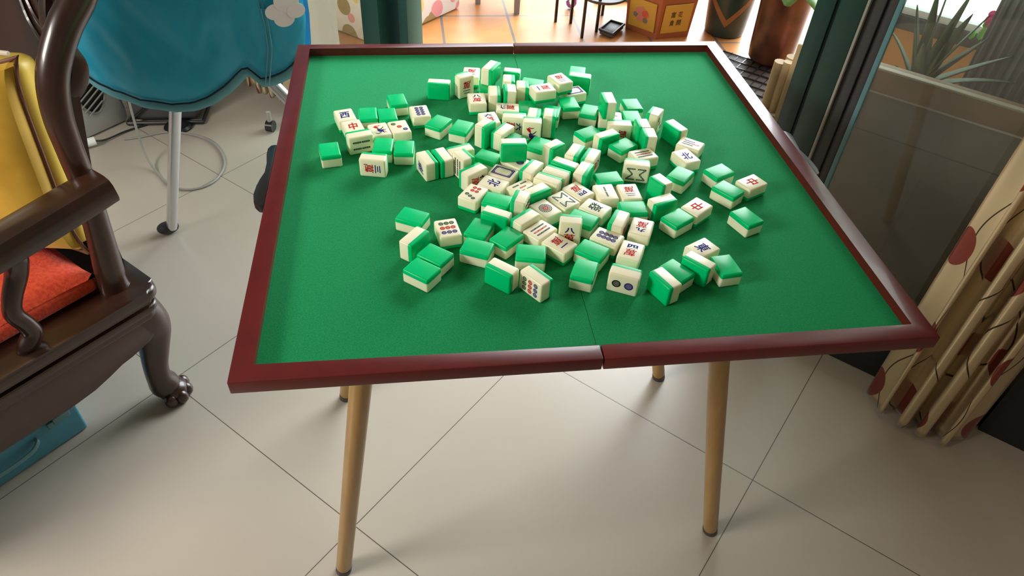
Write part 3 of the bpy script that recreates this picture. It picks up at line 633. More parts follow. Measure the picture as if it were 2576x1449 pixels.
('E',0.3058,0.3817,34.9,1,0,'W5',0,'tile on edge with green rear side, left of the near blank dragon'),
('S',0.4391,0.4309,36.6,-1,0,'',0,'upright tile with green back to the front right, right of centre gap'),
('D',0.3340,0.4306,146.7,1,0,'',0,'green-backed tile behind the near blank dragon, left of the large green back'),
]
for kind, x, y, th, hand, lev, code, inv, label in TILES:
    th = math.radians(th); u = Vector((math.cos(th), math.sin(th), 0)); v = Vector((-u.y, u.x, 0)) * hand; up = Vector((0, 0, 1))
    if kind == 'U': Zt, Yt, h = up, u, TT
    elif kind == 'D': Zt, Yt, h = -up, u, TT
    elif kind == 'E': Zt, Yt, h = -v, u, TW
    else: Zt, Yt, h = -v, (-up if inv else up), TL
    Xt = Yt.cross(Zt); base = ZF + .0002 + lev * (TT + .0002); c = Vector((x, y, base + h / 2))
    root = bpy.data.objects.new('mahjong_tile', None); COL.objects.link(root); root.empty_display_size = .01
    root.matrix_world = Matrix(((Xt.x, Yt.x, Zt.x, c.x), (Xt.y, Yt.y, Zt.y, c.y), (Xt.z, Yt.z, Zt.z, c.z), (0, 0, 0, 1)))
    tag(root, label, 'mahjong tile', 'mahjong tiles heaped on the green felt')
    for nm, me in (('ivory_block', ME_I), ('green_back', ME_G)):
        o = bpy.data.objects.new(nm, me); COL.objects.link(o); o.parent = root
    if code:
        if code not in GL: GL[code] = engraving(code)
        o = bpy.data.objects.new('engraving', GL[code]); COL.objects.link(o); o.parent = root

# ------------------------------------------------------------------ curtains (closed folded sheets hanging in front of the glazing)
def curtain(name, label, s0, s1, d0, folds, amp, z0, z1, seed, cloth_w, zw=.0):
    rnd = random.Random(seed); bm = newbm(); uvl = bm.loops.layers.uv.new('UVMap'); nu, nv = folds * 30, 44; rows = []
    ph = [rnd.uniform(-.6, .6) for _ in range(folds + 1)]; am = [rnd.uniform(.65, 1.15) for _ in range(folds + 1)]
    for j in range(nv + 1):
        z = z0 + (z1 - z0) * (j / nv) ** 1.25; row = []
        for i in range(nu + 1):
            f = i / nu; q = f * folds; k = min(int(q), folds - 1); t = q - k; a = am[k] * (1 - t) + am[k + 1] * t; p = ph[k] * (1 - t) + ph[k + 1] * t
            pin = .92 + .08 * math.cos(z * 2.1)
            q2 = f * folds + .25 * math.sin(2 * PI * f + seed); ph_ = 2 * PI * q2 + .25 * math.sin(z * 1.9 + k)
            s = s0 + (s1 - s0) * (.5 + (f - .5) * pin) - .42 * amp * a * math.sin(2 * ph_)
            d = d0 + amp * a * math.cos(ph_) * (1 - .12 * z) + .004 * noise.noise(Vector((f * 6, z * 3, seed)))
            zz = z + (.012 * noise.noise(Vector((f * 5, 0, seed + 4))) if j == 0 else 0)
            row.append((bm.verts.new(W3(s, d, zz)), f * cloth_w, z))
        rows.append(row)
    for j in range(nv):
        for i in range(nu):
            q4 = (rows[j][i], rows[j][i + 1], rows[j + 1][i + 1], rows[j + 1][i]); f = bm.faces.new([a[0] for a in q4])
            for lp, a in zip(f.loops, q4): lp[uvl].uv = (a[1], a[2])
    o = obj(name, bm, M['curtain']); [setattr(e_, 'use_edge_sharp', False) for e_ in o.data.edges]; md = o.modifiers.new('thick', 'SOLIDIFY'); md.thickness = .0015; tag(o, label, 'curtain'); return o
curtain('curtain', 'beige satin curtain with wine-red circles and thin dark wavy lines, at right', .095, .315, -.105, 4, .040, .012, 2.25, 3, 1.0)
curtain('curtain', 'beige curtain end gathered beside the left window, behind the blue cloth cover', -2.14, -1.93, -.10, 5, .03, .07, 2.25, 9, .9)

# ------------------------------------------------------------------ blue cover on tubular stand
PN = Vector((.25, 1.0)).normalized(); PA = Vector((PN.y, -PN.x)); F0 = Vector((-.491, 1.187))
def BP(a, n, z): q = F0 + PA * a + PN * n; return Vector((q.x, q.y, z))
st = thing('ironing_board', 'blue cloth covered board on silver tube legs beside the dark wooden chair', 'ironing board', (0, 0, 0))
hemp = [(-.42, .90), (-.30, .76), (-.20, .665), (-.12, .60), (-.074, .560), (-.039, .521), (-.007, .489), (.035, .468), (.094, .452), (.167, .447), (.218, .455), (.261, .473), (.306, .503), (.343, .538), (.356, .548), (.371, .540), (.392, .524), (.427, .535), (.457, .552), (.479, .574), (.497, .610), (.505, .68)]
def zb(a):
    for i in range(len(hemp) - 1):
        if hemp[i][0] <= a <= hemp[i + 1][0]:
            t = (a - hemp[i][0]) / (hemp[i + 1][0] - hemp[i][0]); return hemp[i][1] * (1 - t) + hemp[i + 1][1] * t
    return hemp[-1][1]
def foff(a, z, side):
    f = max(0, 1 - ((a - .04) / .472) ** 2) ** .5; b = .075 * f
    wr = .010 * noise.noise(Vector((a * 7, z * 5, 2))) + .010 * (abs(noise.noise(Vector((a * 13 + z * 7, z * 5, 5)))) - .3) + .005 * abs(noise.noise(Vector((a * 26 - z * 9, z * 14, 7))))
    k = .020 * math.exp(-((a - .350) / .03) ** 2) * math.exp(-max(0, z - zb(a)) / .12)
    return -(b + wr - k) if side < 0 else b * 1.0
bm = newbm(); NA, NZ = 110, 44; top = .98; loops_ = []
for side in (-1, 1):
    g = []
    for i in range(NA + 1):
        a = -.42 + (.925) * i / NA; z0 = zb(a); col = []
        for j in range(NZ + 1):
            t = j / NZ; z = z0 + (top - z0) * t; sq = math.sin(min(1, t * 7) * PI / 2) if side < 0 else 1
            col.append(bm.verts.new(BP(a, foff(a, z, side) * (.8 + .2 * sq) * (1 if t < .96 else .6), z)))
        g.append(col)
    loops_.append(g)
    for i in range(NA):
        for j in range(NZ): bm.faces.new((g[i][j], g[i + 1][j], g[i + 1][j + 1], g[i][j + 1]))
A_, B__ = loops_
for i in range(NA): bm.faces.new((A_[i][NZ], A_[i + 1][NZ], B__[i + 1][NZ], B__[i][NZ]))
bmesh.ops.remove_doubles(bm, verts=bm.verts[:], dist=.0004)
obj('cover', bm, M['blue'], st)
def hempath(dz, dn, sel=None, a0=-.41, a1=.480, n=60):
    out = []
    for i in range(n + 1):
        a = a0 + (a1 - a0) * i / n; z = zb(a) + dz; out.append(BP(a, foff(a, z, -1) * .82 + dn, z))
    return out
bm = newbm(); sweep(bm, hempath(.018, -.009), [(.0022, .0022)], n=6, sub=1); obj('piping', bm, M['piping'], st)
bm = newbm(); sweep(bm, hempath(.003, -.002), [(.004, .010)], n=8, sub=1); obj('hem', bm, M['hem'], st)
bm = newbm()
for o_ in (0, .009):
    sweep(bm, [BP(.400 + .026 * min(1, max(0, z - .53) / .1) + o_, foff(.41, z, -1) - .0035, z) for z in [.530 + .045 * k for k in range(10)]], [(.0018, .0018)], n=6, sub=1)
obj('seam', bm, M['hem'], st)
bm = newbm()
CN = foff(.44, .70, -1) - .010
for q_, (ca, cz, cr) in enumerate(((.456, .705, .017), (.470, .688, .018), (.478, .725, .022), (.492, .702, .016))):
    n = 26; cv = [bm.verts.new(BP(ca + cr * math.cos(2 * PI * k / n), CN + (ca + cr * math.cos(2 * PI * k / n) - .456) * .75 - .0004 * q_, cz + cr * math.sin(2 * PI * k / n))) for k in range(n)]; bm.faces.new(cv)
cl = obj('cloud_print', bm, M['white'], st, smooth=False); md = cl.modifiers.new('t', 'SOLIDIFY'); md.thickness = .001
def tube(a, b, r, name, material, parent):
    bm = newbm(); sweep(bm, [a, b], [(r, r)] * 2, n=18, sub=1); return obj(name, bm, material, parent)
l1 = tube(BP(.008, 0, .02), BP(.162, .0, .52), .0145, 'leg', M['alu'], st)
bm = newbm(); blob(bm, BP(-.004, 0, .018), (.030, .021, .018), 3, T=Matrix.Rotation(.35, 4, 'Z')); 
for v in bm.verts: v.co.z = max(v.co.z, .0)
obj('rubber_foot', bm, M['rubber'], l1)
l2 = tube(BP(.36, .0, .549), BP(.80, .0, .02), .0145, 'leg', M['alu'], st)
bm = newbm(); blob(bm, BP(.81, .0, .016), (.030, .021, .017), 3)
for v in bm.verts: v.co.z = max(v.co.z, .0)
obj('rubber_foot', bm, M['rubber'], l2)

anchor(st, (F0.x, F0.y, 0))

# ------------------------------------------------------------------ carved rosewood armchair
chx = thing('armchair', 'dark carved rosewood armchair with claw feet at the left edge', 'armchair', (0, 0, 0))
def cpath(P): return [CH(*p) for p in P]
def cleg(e0, m0, se, sm):
    bm = newbm()
    P = [(0, 0, .285), (.012, -.004, .245), (.020, -.008, .205), (.010, -.004, .160), (-.006, .004, .115), (-.010, .006, .080), (-.004, .002, .048), (.0, .0, .026)]
    Rr = [(.040, .040), (.044, .044), (.040, .040), (.032, .032), (.026, .026), (.026, .026), (.032, .032), (.030, .026)]
    sweep(bm, [CH(e0 + se * p[0], m0 + sm * -p[1] * 1.0, p[2]) for p in P], Rr, n=18, sub=5, ref=(E2.x, E2.y, 0))
    lg = obj('leg', bm, M['rose'], chx)
    bm = newbm()
    for k, an in enumerate((-128, -84, -40, 5)):
        aa = math.radians(an); de, dm = math.cos(aa) * .030, math.sin(aa) * .032
        c = CH(e0 + se * (.004 + de), m0 - sm * .004 + sm * dm, .017)
        blob(bm, c, (.0150, .0150, .019), 2)
    blob(bm, CH(e0 + se * .006, m0 - sm * .010, .026), (.033, .033, .024), 2)
    for v in bm.verts: v.co.z = max(v.co.z, 0)
    obj('claw', bm, M['rose'], lg)
cleg(.030, .020, 1, 1); cleg(.030, .50, 1, -1); cleg(-.52, .020, -1, 1); cleg(-.52, .50, -1, -1)
def rrect(x0, x1, y0, y1, r, n=6):
    P = []
    for cx, cy, a0 in ((x1 - r, y1 - r, 0), (x0 + r, y1 - r, 90), (x0 + r, y0 + r, 180), (x1 - r, y0 + r, 270)):
        for k in range(n + 1): a = math.radians(a0 + 90 * k / n); P.append((cx + r * math.cos(a), cy + r * math.sin(a)))
    return P
bm = newbm(); prism(bm, rrect(-.59, .075, -.035, .555, .030), .318, .345, T=CHM, bev=.010, flat=True); obj('seat', bm, M['rose'], chx)
bm = newbm(); prism(bm, rrect(-.575, .060, -.020, .54, .02), .302, .322, T=CHM, bev=.003, flat=True); prism(bm, rrect(-.584, .069, -.029, .549, .028), .288, .304, T=CHM, bev=.006, flat=True); prism(bm, rrect(-.576, .062, -.022, .542, .024), .270, .289, T=CHM, bev=.004, flat=True); obj('moulding', bm, M['rose'], chx)
def apron(P, T, th=.03):
    bm = newbm(); prism(bm, P, 0, th, T=T, bev=.004); obj('apron', bm, M['rose'], chx)
ap = [(-.55, .280), (.05, .280), (.055, .235), (.02, .210), (-.002, .208), (-.022, .207), (-.045, .200), (-.075, .190), (-.110, .181), (-.16, .174), (-.25, .180), (-.33, .176), (-.40, .185), (-.45, .200), (-.50, .21), (-.55, .22)]
apron(ap, CHM @ Matrix(((1, 0, 0, 0), (0, 0, 1, -.016), (0, 1, 0, 0), (0, 0, 0, 1))))
ap2 = [(.0, .280), (.53, .280), (.53, .22), (.48, .20), (.44, .19), (.40, .165), (.12, .165), (.08, .19), (.04, .20), (0, .22)]
apron(ap2, CHM @ Matrix(((0, 0, 1, .028), (1, 0, 0, 0), (0, 1, 0, 0), (0, 0, 0, 1))))
apron(ap2, CHM @ Matrix(((0, 0, 1, -.57), (1, 0, 0, 0), (0, 1, 0, 0), (0, 0, 0, 1))))
def bpost(m0):
    bm = newbm(); P = [(.018, m0, .338), (.018, m0, .36), (.030, m0, .46), (.040, m0, .56), (.042, m0, .64), (.046, m0, .71), (.064, m0, .775), (.105, m0, .835), (.150, m0, .880), (.185, m0, .94), (.20, m0, 1.02)]
    sweep(bm, cpath(P), [(.030, .028), (.028, .025), (.024, .022), (.022, .021), (.022, .022), (.0235, .0235), (.0245, .0245), (.0255, .0245), (.026, .024), (.024, .022), (.022, .02)], n=18, sub=5, ref=(M2.x, M2.y, 0)); obj('back_post', bm, M['rose'], chx)
bpost(.030); bpost(.50)
# carved back frame edge and splat
bm = newbm(); P = [(.050, .10, .345), (.052, .10, .50), (.058, .10, .60), (.075, .10, .66), (.090, .10, .690), (.116, .10, .715), (.128, .10, .745), (.122, .10, .78), (.118, .10, .82), (.14, .10, .88)]
sweep(bm, cpath(P), [(.014, .012), (.014, .012), (.014, .010), (.015, .010), (.016, .012), (.017, .020), (.017, .022), (.016, .018), (.015, .014), (.015, .012)], n=12, sub=5, ref=(M2.x, M2.y, 0), sq=True)
for k in range(4): blob(bm, CH(.050, .085, .40 + .028 * k), (.010, .010, .014), 2)
obj('carved_stile', bm, M['rose'], chx)
bm = newbm()
for j in range(12):
    pass
sp = []; NJ = 14
for j in range(NJ + 1):
    z = .346 + (1.0 - .346) * j / NJ; e_ = (.056 + .20 * max(0, z - .50))
    sp.append([bm.verts.new(CH(e_ + dx, m_, z)) for dx, m_ in ((0, .085), (0, .46), (.016, .46), (.016, .085))])
for j in range(NJ):
    for k in range(4): bm.faces.new((sp[j][k], sp[j][(k + 1) % 4], sp[j + 1][(k + 1) % 4], sp[j + 1][k]))
bm.faces.new(sp[0][::-1]); bm.faces.new(sp[-1]); spl = obj('back_splat', bm, M['rose'], chx, smooth=False)
bm = newbm()
def se(z): return (.056 + .20 * max(0, z - .50)) - .002
for P in ([(.10, .93), (.12, .90), (.105, .87), (.125, .85), (.118, .82), (.10, .835)], [(.15, .95), (.165, .91), (.15, .885), (.17, .86), (.16, .83), (.14, .81), (.115, .80)], [(.20, .93), (.185, .90), (.205, .87), (.19, .84), (.17, .80), (.13, .775), (.09, .775)], [(.13, .97), (.11, .96), (.10, .945)]):
    sweep(bm, [CH(se(z), m_, z) for m_, z in P], [(.004, .004)], n=6, sub=4)
obj('carving', bm, M['rose'], spl)
bm = newbm(); sweep(bm, cpath([(.060, -.004, .578), (.0, -.006, .572), (-.10, -.008, .562), (-.22, -.008, .552), (-.36, .0, .56), (-.50, .02, .58)]), [(.034, .027), (.034, .028), (.034, .028), (.034, .026), (.034, .024), (.03, .02)], n=20, sub=4, sq=True); obj('arm', bm, M['rose'], chx)
bm = newbm(); sweep(bm, cpath([(.06, .53, .578), (-.10, .54, .562), (-.36, .54, .56), (-.50, .52, .58)]), [(.034, .027)] * 4, n=20, sub=4, sq=True); obj('arm', bm, M['rose'], chx)
bm = newbm(); sweep(bm, cpath([(-.125, .0, .548), (-.119, .0, .525), (-.126, .0, .495), (-.150, .0, .455), (-.160, .0, .425), (-.152, .0, .395), (-.150, .0, .370), (-.165, .0, .350), (-.172, .0, .338)]), [(.024, .030), (.022, .026), (.018, .019), (.016, .016), (.016, .015), (.016, .016), (.017, .017), (.018, .018), (.018, .016)], n=14, sub=5, ref=(M2.x, M2.y, 0)); obj('arm_support', bm, M['rose'], chx)
bm = newbm(); sweep(bm, cpath([(-.46, .02, .345), (-.45, .02, .44), (-.47, .02, .56)]), [(.02, .02)] * 3, n=12, sub=4, ref=(M2.x, M2.y, 0)); sweep(bm, cpath([(-.46, .53, .345), (-.45, .53, .44), (-.47, .53, .56)]), [(.02, .02)] * 3, n=12, sub=4, ref=(M2.x, M2.y, 0)); obj('arm_support', bm, M['rose'], chx)

anchor(chx, CH(-.25, .26, 0))
def cushion(bm, cx, cy, cz, lx, ly, lz, T, pinch=.25, n=24, amp=.004, seed=1):
    """closed pillow: super-ellipsoid-ish slab lx x ly with thickness lz"""
    top = []; bot = []
    for i in range(n + 1):
        a = []; b = []
        for j in range(n + 1):
            u, v = 2 * i / n - 1, 2 * j / n - 1; h = ((1 - abs(u) ** 3.2) * (1 - abs(v) ** 3.2)) ** .42
            k = 1 - pinch * .12 * (1 - abs(u) ** 6) * (abs(v) ** 8); k2 = 1 - pinch * .12 * (1 - abs(v) ** 6) * (abs(u) ** 8)
            wv = amp * noise.noise(Vector((u * 3, v * 3, seed)))
            x, y = cx + u * lx / 2 * k2, cy + v * ly / 2 * k
            a.append(Vector((x, y, cz + lz / 2 * h + wv * h))); b.append(Vector((x, y, cz - lz / 2 * h)))
        top.append(a); bot.append(b)
    def V(p): return bm.verts.new(T @ p)
    tv = [[V(p) for p in r] for r in top]; bv = [[tv[i][j] if (i in (0, n) or j in (0, n)) else V(bot[i][j]) for j in range(n + 1)] for i in range(n + 1)]
    for i in range(n):
        for j in range(n):
            bm.faces.new((tv[i][j], tv[i + 1][j], tv[i + 1][j + 1], tv[i][j + 1])); bm.faces.new((bv[i][j], bv[i][j + 1], bv[i + 1][j + 1], bv[i + 1][j]))
    return [T @ top[i][0] for i in range(n + 1)] + [T @ top[n][j] for j in range(1, n + 1)] + [T @ top[i][n] for i in range(n - 1, -1, -1)] + [T @ top[0][j] for j in range(n - 1, 0, -1)]
rc = thing('seat_cushion', 'orange-red linen seat cushion on the dark wooden armchair', 'cushion', (0, 0, 0))
bm = newbm(); box(bm, -.54, -.005, .035, .47, .349, .386, .014, 4, T=CHM)
vs_ = [v for v in bm.verts]
for v in vs_: v.co.z += .003 * noise.noise(v.co * 9)
obj('cushion_body', bm, M['red'], rc)
bm = newbm(); edge = cushion(bm, -.272, .252, .384, .540, .440, .066, CHM, .3, 30, .005, 4); obj('cushion_top', bm, M['red'], rc)
anchor(rc, CH(-.27, .25, .346))
# yellow back pillow leaning on the splat
pc = thing('throw_pillow', 'gold satin pillow with brown and cream piping leaning on the armchair back', 'pillow', (0, 0, 0))
LEAN = math.radians(6)
PT = CHM @ Matrix.Translation((-.080, .232, .425)) @ Matrix.Rotation(math.radians(34), 4, 'Z') @ Matrix.Rotation(LEAN, 4, 'Y') @ Matrix(((0, 0, 1, 0), (1, 0, 0, 0), (0, 1, 0, 0), (0, 0, 0, 1)))   # local x -> chair m, y -> up, z -> e
bm = newbm(); ed = cushion(bm, 0, .185, -.03, .40, .375, .095, PT, .8, 26, .012, 2); obj('pillow_front', bm, M['gold'], pc)
bm = newbm(); sweep(bm, ed + [ed[0]], [(.0038, .0038)], n=8, sub=1); obj('piping', bm, M['brown'], pc)
bm = newbm(); box(bm, -.194, .194, .006, .362, -.028, .030, .020, 4, T=PT); obj('side_panel', bm, M['brightgold'], pc)
bm = newbm(); sweep(bm, [PT @ Vector((x, .376 + .003 * math.sin(x * 30), -.034)) for x in [-.19 + .038 * k for k in range(11)]], [(.004, .004)], n=8, sub=2); obj('cream_cord', bm, M['creamcord'], pc)
anchor(pc, CH(-.05, .30, .42))
# blue storage case under the chair
bc = thing('storage_case', 'light blue plastic case with handle and latch under the armchair', 'storage case', (0, 0, 0))
bm = newbm(); box(bm, -.56, -.132, .082, .33, 0, .082, .006, 3, T=CHM); obj('case_body', bm, M['case'], bc)
bm = newbm(); box(bm, -.563, -.129, .079, .333, .0835, .105, .005, 3, T=CHM); obj('lid', bm, M['case'], bc)
bm = newbm(); box(bm, -.185, -.150, .072, .079, .070, .088, .003, 2, T=CHM); box(bm, -.197, -.184, .074, .080, .066, .082, .002, 2, T=CHM); obj('latch', bm, M['case2'], bc)
bm = newbm(); sweep(bm, cpath([(-.225, .080, .060), (-.228, .070, .060), (-.245, .064, .053), (-.285, .062, .050), (-.325, .064, .051), (-.342, .070, .056), (-.345, .080, .056)]), [(.004, .0055)] * 7, n=8, sub=4); obj('handle', bm, M['case2'], bc)

anchor(bc, CH(-.34, .2, 0))
# ------------------------------------------------------------------ fan heater, crate, cable
FA = math.radians(8); FM = Matrix.Translation((-.915, 1.83, 0)) @ Matrix.Rotation(math.radians(50), 4, 'Z')
fh = thing('fan_heater', 'grey-white standing fan with slanted oval grille behind the armchair', 'fan', (0, 0, 0))
bm = newbm(); prism(bm, [(-.10, 0), (.10, 0), (.105, .05), (.085, .22), (.06, .36), (.03, .44), (-.04, .46), (-.09, .40), (-.105, .1)], -.12, .12, T=FM @ Matrix(((1, 0, 0, 0), (0, 0, 1, 0), (0, 1, 0, 0), (0, 0, 0, 1))), bev=.02); obj('fan_body', bm, M['greyplastic'], fh)
GM = FM @ Matrix.Translation((-.0, -.1215, .24))
bm = newbm(); pts = [(.062 * math.cos(t), 0, .165 * math.sin(t)) for t in [2 * PI * k / 40 for k in range(40)]]
sweep(bm, [GM @ Vector(p) for p in pts + pts[:1]], [(.005, .005)], n=8, sub=1); obj('grille_ring', bm, M['slat'], fh)
bm = newbm(); vv = [bm.verts.new(GM @ Vector((p[0] * .97, -.0012, p[2] * .97))) for p in pts]; bm.faces.new(vv)
bmesh.ops.solidify(bm, geom=bm.faces[:], thickness=.002); obj('grille_back', bm, M['black'], fh)
bm = newbm()
for k in range(-7, 8):
    z = k * .021; w = .060 * math.sqrt(max(0, 1 - (z / .168) ** 2))
    if w > .008: sweep(bm, [GM @ Vector((-w, -.004, z - w * .55)), GM @ Vector((w, -.004, z + w * .55))], [(.0028, .0028)] * 2, n=6, sub=1)
obj('grille_bars', bm, M['slat'], fh)
bm = newbm(); sweep(bm, [(-.862, 1.642, .022), (-.822, 1.665, .022)], [(.014, .014)] * 2, n=14, sub=1); pl = tag(obj('power_plug', bm, M['white']), 'white power plug lying on the floor by the grey fan', 'plug')
bm = newbm(); sweep(bm, [(-.828, 1.664, .022), (-.80, 1.69, .010), (-.75, 1.75, .006), (-.68, 1.80, .006)], [(.003, .003)] * 4, n=8, sub=5); obj('plug_cord', bm, M['black'], pl)
anchor(fh, (-.915, 1.83, 0)); manchor(pl, (-.84, 1.65, 0))
cr = thing('storage_crate', 'dark grey crate with black rim on the floor behind the blue cover', 'crate', (0, 0, 0))
bm = newbm(); box(bm, -.745, -.52, 1.80, 1.99, .012, .27, .02, 3); obj('crate_body', bm, M['darkgrey'], cr)
bm = newbm(); 
for z in (.008, .26):
    sweep(bm, [(-.755, 1.795, z), (-.51, 1.795, z), (-.51, 2.0, z), (-.755, 2.0, z), (-.755, 1.795, z)], [(.008, .008)], n=8, sub=1)
sweep(bm, [(-.745, 1.792, .02), (-.52, 1.792, .20)], [(.004, .004)] * 2, n=6, sub=1); obj('crate_rim', bm, M['black'], cr); anchor(cr, (-.64, 1.9, 0))
bm = newbm(); lathe(bm, [(.045, 0), (.047, .006), (.040, .014), (.012, .018)], 28, (-.588, 1.775)); tag(obj('round_base', bm, M['black']), 'small round black base on the floor behind the silver tube leg', 'base')
bm = newbm(); sweep(bm, [(-.62, 1.60, .45), (-.64, 1.58, .22), (-.64, 1.56, .05), (-.60, 1.50, .004), (-.54, 1.42, .004), (-.47, 1.395, .004), (-.41, 1.44, .004), (-.40, 1.55, .004), (-.47, 1.68, .004), (-.60, 1.74, .004), (-.70, 1.71, .004), (-.745, 1.70, .004)], [(.0038, .0038)], n=8, sub=6); tag(obj('power_cable', bm, M['cable']), 'grey cable looping on the floor around the silver tube leg', 'cable')
bm = newbm(); 
sweep(bm, [(-.285, 1.745, .018), (-.262, 1.738, .018)], [(.020, .020)] * 2, n=20, sub=1); cw = tag(obj('caster_wheel', bm, M['black']), 'black caster wheel on the floor beside the table rim at left', 'wheel')
bm = newbm(); sweep(bm, [(-.2735, 1.742, .03), (-.2735, 1.745, .07)], [(.008, .008)] * 2, n=10, sub=1); obj('wheel_fork', bm, M['silver'], cw); manchor(cw, (-.27, 1.74, 0))

# ------------------------------------------------------------------ balcony things
# white floral box with a corner towards the room
fb = thing('floral_box', 'white storage box with pink and yellow flower print standing on the balcony', 'box', (.083, 2.395, 0))
a1 = Vector((.474 - .083, 2.817 - 2.395)).normalized(); a2 = Vector((-.177 - .083, 2.627 - 2.395)).normalized()
def FBp(p, q, z): r = Vector((.083, 2.395)) + a1 * p + a2 * q; return (r.x, r.y, z)
bm = newbm(); pp = []
for p, q in ((0, 0), (.56, 0), (.56, .62), (0, .62)):
    r = Vector(FBp(p, q, 0)); pp.append((r.x, r.y))
prism(bm, pp, 0, .46, bev=.02); fo = obj('box_body', bm, M['floral'], None); fo.parent = fb; fo.matrix_parent_inverse = Matrix.Translation((-.083, -2.395, 0))
# hexagonal planter with yellow panels
hx = thing('hexagonal_planter', 'terracotta coloured hexagonal planter with yellow picture panels on the balcony', 'planter', (0, 0, 0))
near = Vector((1.298, 2.43)); RH = .180; base_ang = math.radians(-108); cen = near - Vector((math.cos(base_ang), math.sin(base_ang))) * RH
hexv = []
for k in range(6): hexv.append((cen.x + RH * math.cos(base_ang + k * PI / 3), cen.y + RH * math.sin(base_ang + k * PI / 3)))
def scl(k): return [(cen.x + (x - cen.x) * k, cen.y + (y - cen.y) * k) for x, y in hexv]
bm = newbm(); H = .205
rings = [[bm.verts.new((x, y, z)) for x, y in scl(k)] for k, z in ((.90, 0), (.99, H - .02), (1.05, H - .018), (1.06, H), (.98, H), (.96, H - .03))]
for i in range(len(rings) - 1):
    for k in range(6): bm.faces.new((rings[i][k], rings[i][(k + 1) % 6], rings[i + 1][(k + 1) % 6], rings[i + 1][k]))
bm.faces.new(rings[0][::-1]); bm.faces.new(rings[-1]); obj('planter_body', bm, M['terra'], hx, smooth=False)
bm = newbm(); n6 = scl(.955); vv = [bm.verts.new((x, y, H - .012)) for x, y in n6]; bm.faces.new(vv); bmesh.ops.subdivide_edges(bm, edges=bm.edges[:], cuts=6, use_grid_fill=True)
so = obj('soil', bm, M['soil'], hx)
bm = newbm(); rnd = random.Random(5)
for k in range(26):
    a = rnd.uniform(0, 2 * PI); r = rnd.uniform(0, RH * .75); blob(bm, (cen.x + r * math.cos(a), cen.y + r * math.sin(a), H + rnd.uniform(-.012, .004)), (rnd.uniform(.008, .02), rnd.uniform(.006, .014), .006), 1)
obj('dry_leaves', bm, M['soil'], hx)
def face_frame(k0, k1):   # frame on a hexagon side: x along the side, y up, z out
    p, q = Vector(hexv[k0 % 6]), Vector(hexv[k1 % 6]); c = (p + q) / 2; d = (q - p).normalized(); outv = Vector((c.x - cen.x, c.y - cen.y)).normalized()
    return c, d, outv, (q - p).length
def on_face(k0, k1, flip):
    c, d, ov, ln = face_frame(k0, k1)
    if flip: d = -d
    tilt = Vector((ov.x * .10, ov.y * .10, 1)).normalized(); nn = d.to_3d().cross(tilt)
    if nn.dot(ov.to_3d()) < 0: pass
    o3 = c - ov * 0
    return Matrix(((d.x, tilt.x, ov.x, o3.x - ov.x * .0215 * 0 - ov.x * .012), (d.y, tilt.y, ov.y, o3.y - ov.y * .012), (0, tilt.z, 0, .070), (0, 0, 0, 1))), ln
for side, (k0, k1) in (('left', (0, 5)), ('right', (0, 1))):
    c, d, ov, ln = face_frame(k0, k1)
    # direction pointing to the viewer's right when looking at the face from outside
    rgt = Vector((-ov.y, ov.x)); FMx = Matrix(((rgt.x, ov.x * .085, ov.x, c.x - ov.x * .0065), (rgt.y, ov.y * .085, ov.y, c.y - ov.y * .0065), (0, 1, 0, .092), (0, 0, 0, 1)))
    pn = newbm(); box(pn, -ln * .38, ln * .38, -.064, .064, 0, .0035, .0012, 1, T=FMx); po = obj('picture_panel', pn, M['yellow'], hx)
    leftside = c.x < near.x
    Zs = Z0
    b2 = newbm(); Z0 = .0042
    if leftside:
        for (x, y, r, mi) in ((-.018, .014, .017, 0), (.0, .026, .010, 0), (.016, .006, .017, 1), (-.012, -.018, .015, 0), (-.034, -.006, .012, 2), (.018, -.022, .013, 2), (-.002, -.008, .009, 0), (.03, .0, .006, 0)):
            for q in range(5): ring(b2, x + r * .45 * math.cos(q * 1.2566), y + r * .45 * math.sin(q * 1.2566), r * .6, 0, mi, 10, Z0 + q * .00006 + r * .004)
        bmesh.ops.transform(b2, matrix=FMx, verts=b2.verts[:]); mo = bpy.data.materials.get('x'); obj('peony_print', b2, [mat('pink print', (.62, .22, .20), .5), mat('red print', (.66, .10, .06), .5), mat('grey leaf print', (.20, .19, .17), .5)], po, smooth=False)
    else:
        text(b2, '\u5bcc', -.022, .020, .022, .026, 0); text(b2, '\u8cb4', -.022, -.018, .022, .026, 0); text(b2, '\u82b1', .012, .020, .022, .026, 0); text(b2, '\u958b', .012, -.018, .022, .026, 0)
        bmesh.ops.transform(b2, matrix=FMx, verts=b2.verts[:]); obj('lettering', b2, [mat('dark print', (.05, .035, .02), .5)], po, smooth=False)
    Z0 = Zs
anchor(hx, (cen.x, cen.y, 0))
# dark green bucket with tan V band
bx, by = 1.65, 2.53
bk = thing('green_bucket', 'dark green bucket with tan V-shaped band, behind the table corner', 'bucket', (bx, by, 0))
bm = newbm(); lathe(bm, [(.080, 0), (.086, .004), (.089, .02), (.104, .20), (.112, .205), (.112, .215), (.104, .215), (.100, .19)], 40); obj('bucket_body', bm, M['bucket'], bk)
bm = newbm(); tocam = math.atan2(-.54 - by, .22 - bx)
def rad(z): return .0885 + (z - .02) * (.015 / .18) + .0012
Lr = []
for k in range(-16, 17):
    a = tocam + k * .075; zc = .070 + abs(k) * .0085
    Lr.append([bm.verts.new((rad(z) * math.cos(a), rad(z) * math.sin(a), z)) for z in (zc - .017, zc + .017)])
for i in range(len(Lr) - 1): bm.faces.new((Lr[i][0], Lr[i + 1][0], Lr[i + 1][1], Lr[i][1]))
bmesh.ops.solidify(bm, geom=bm.faces[:], thickness=.0008); obj('tan_band', bm, M['tan'], bk)
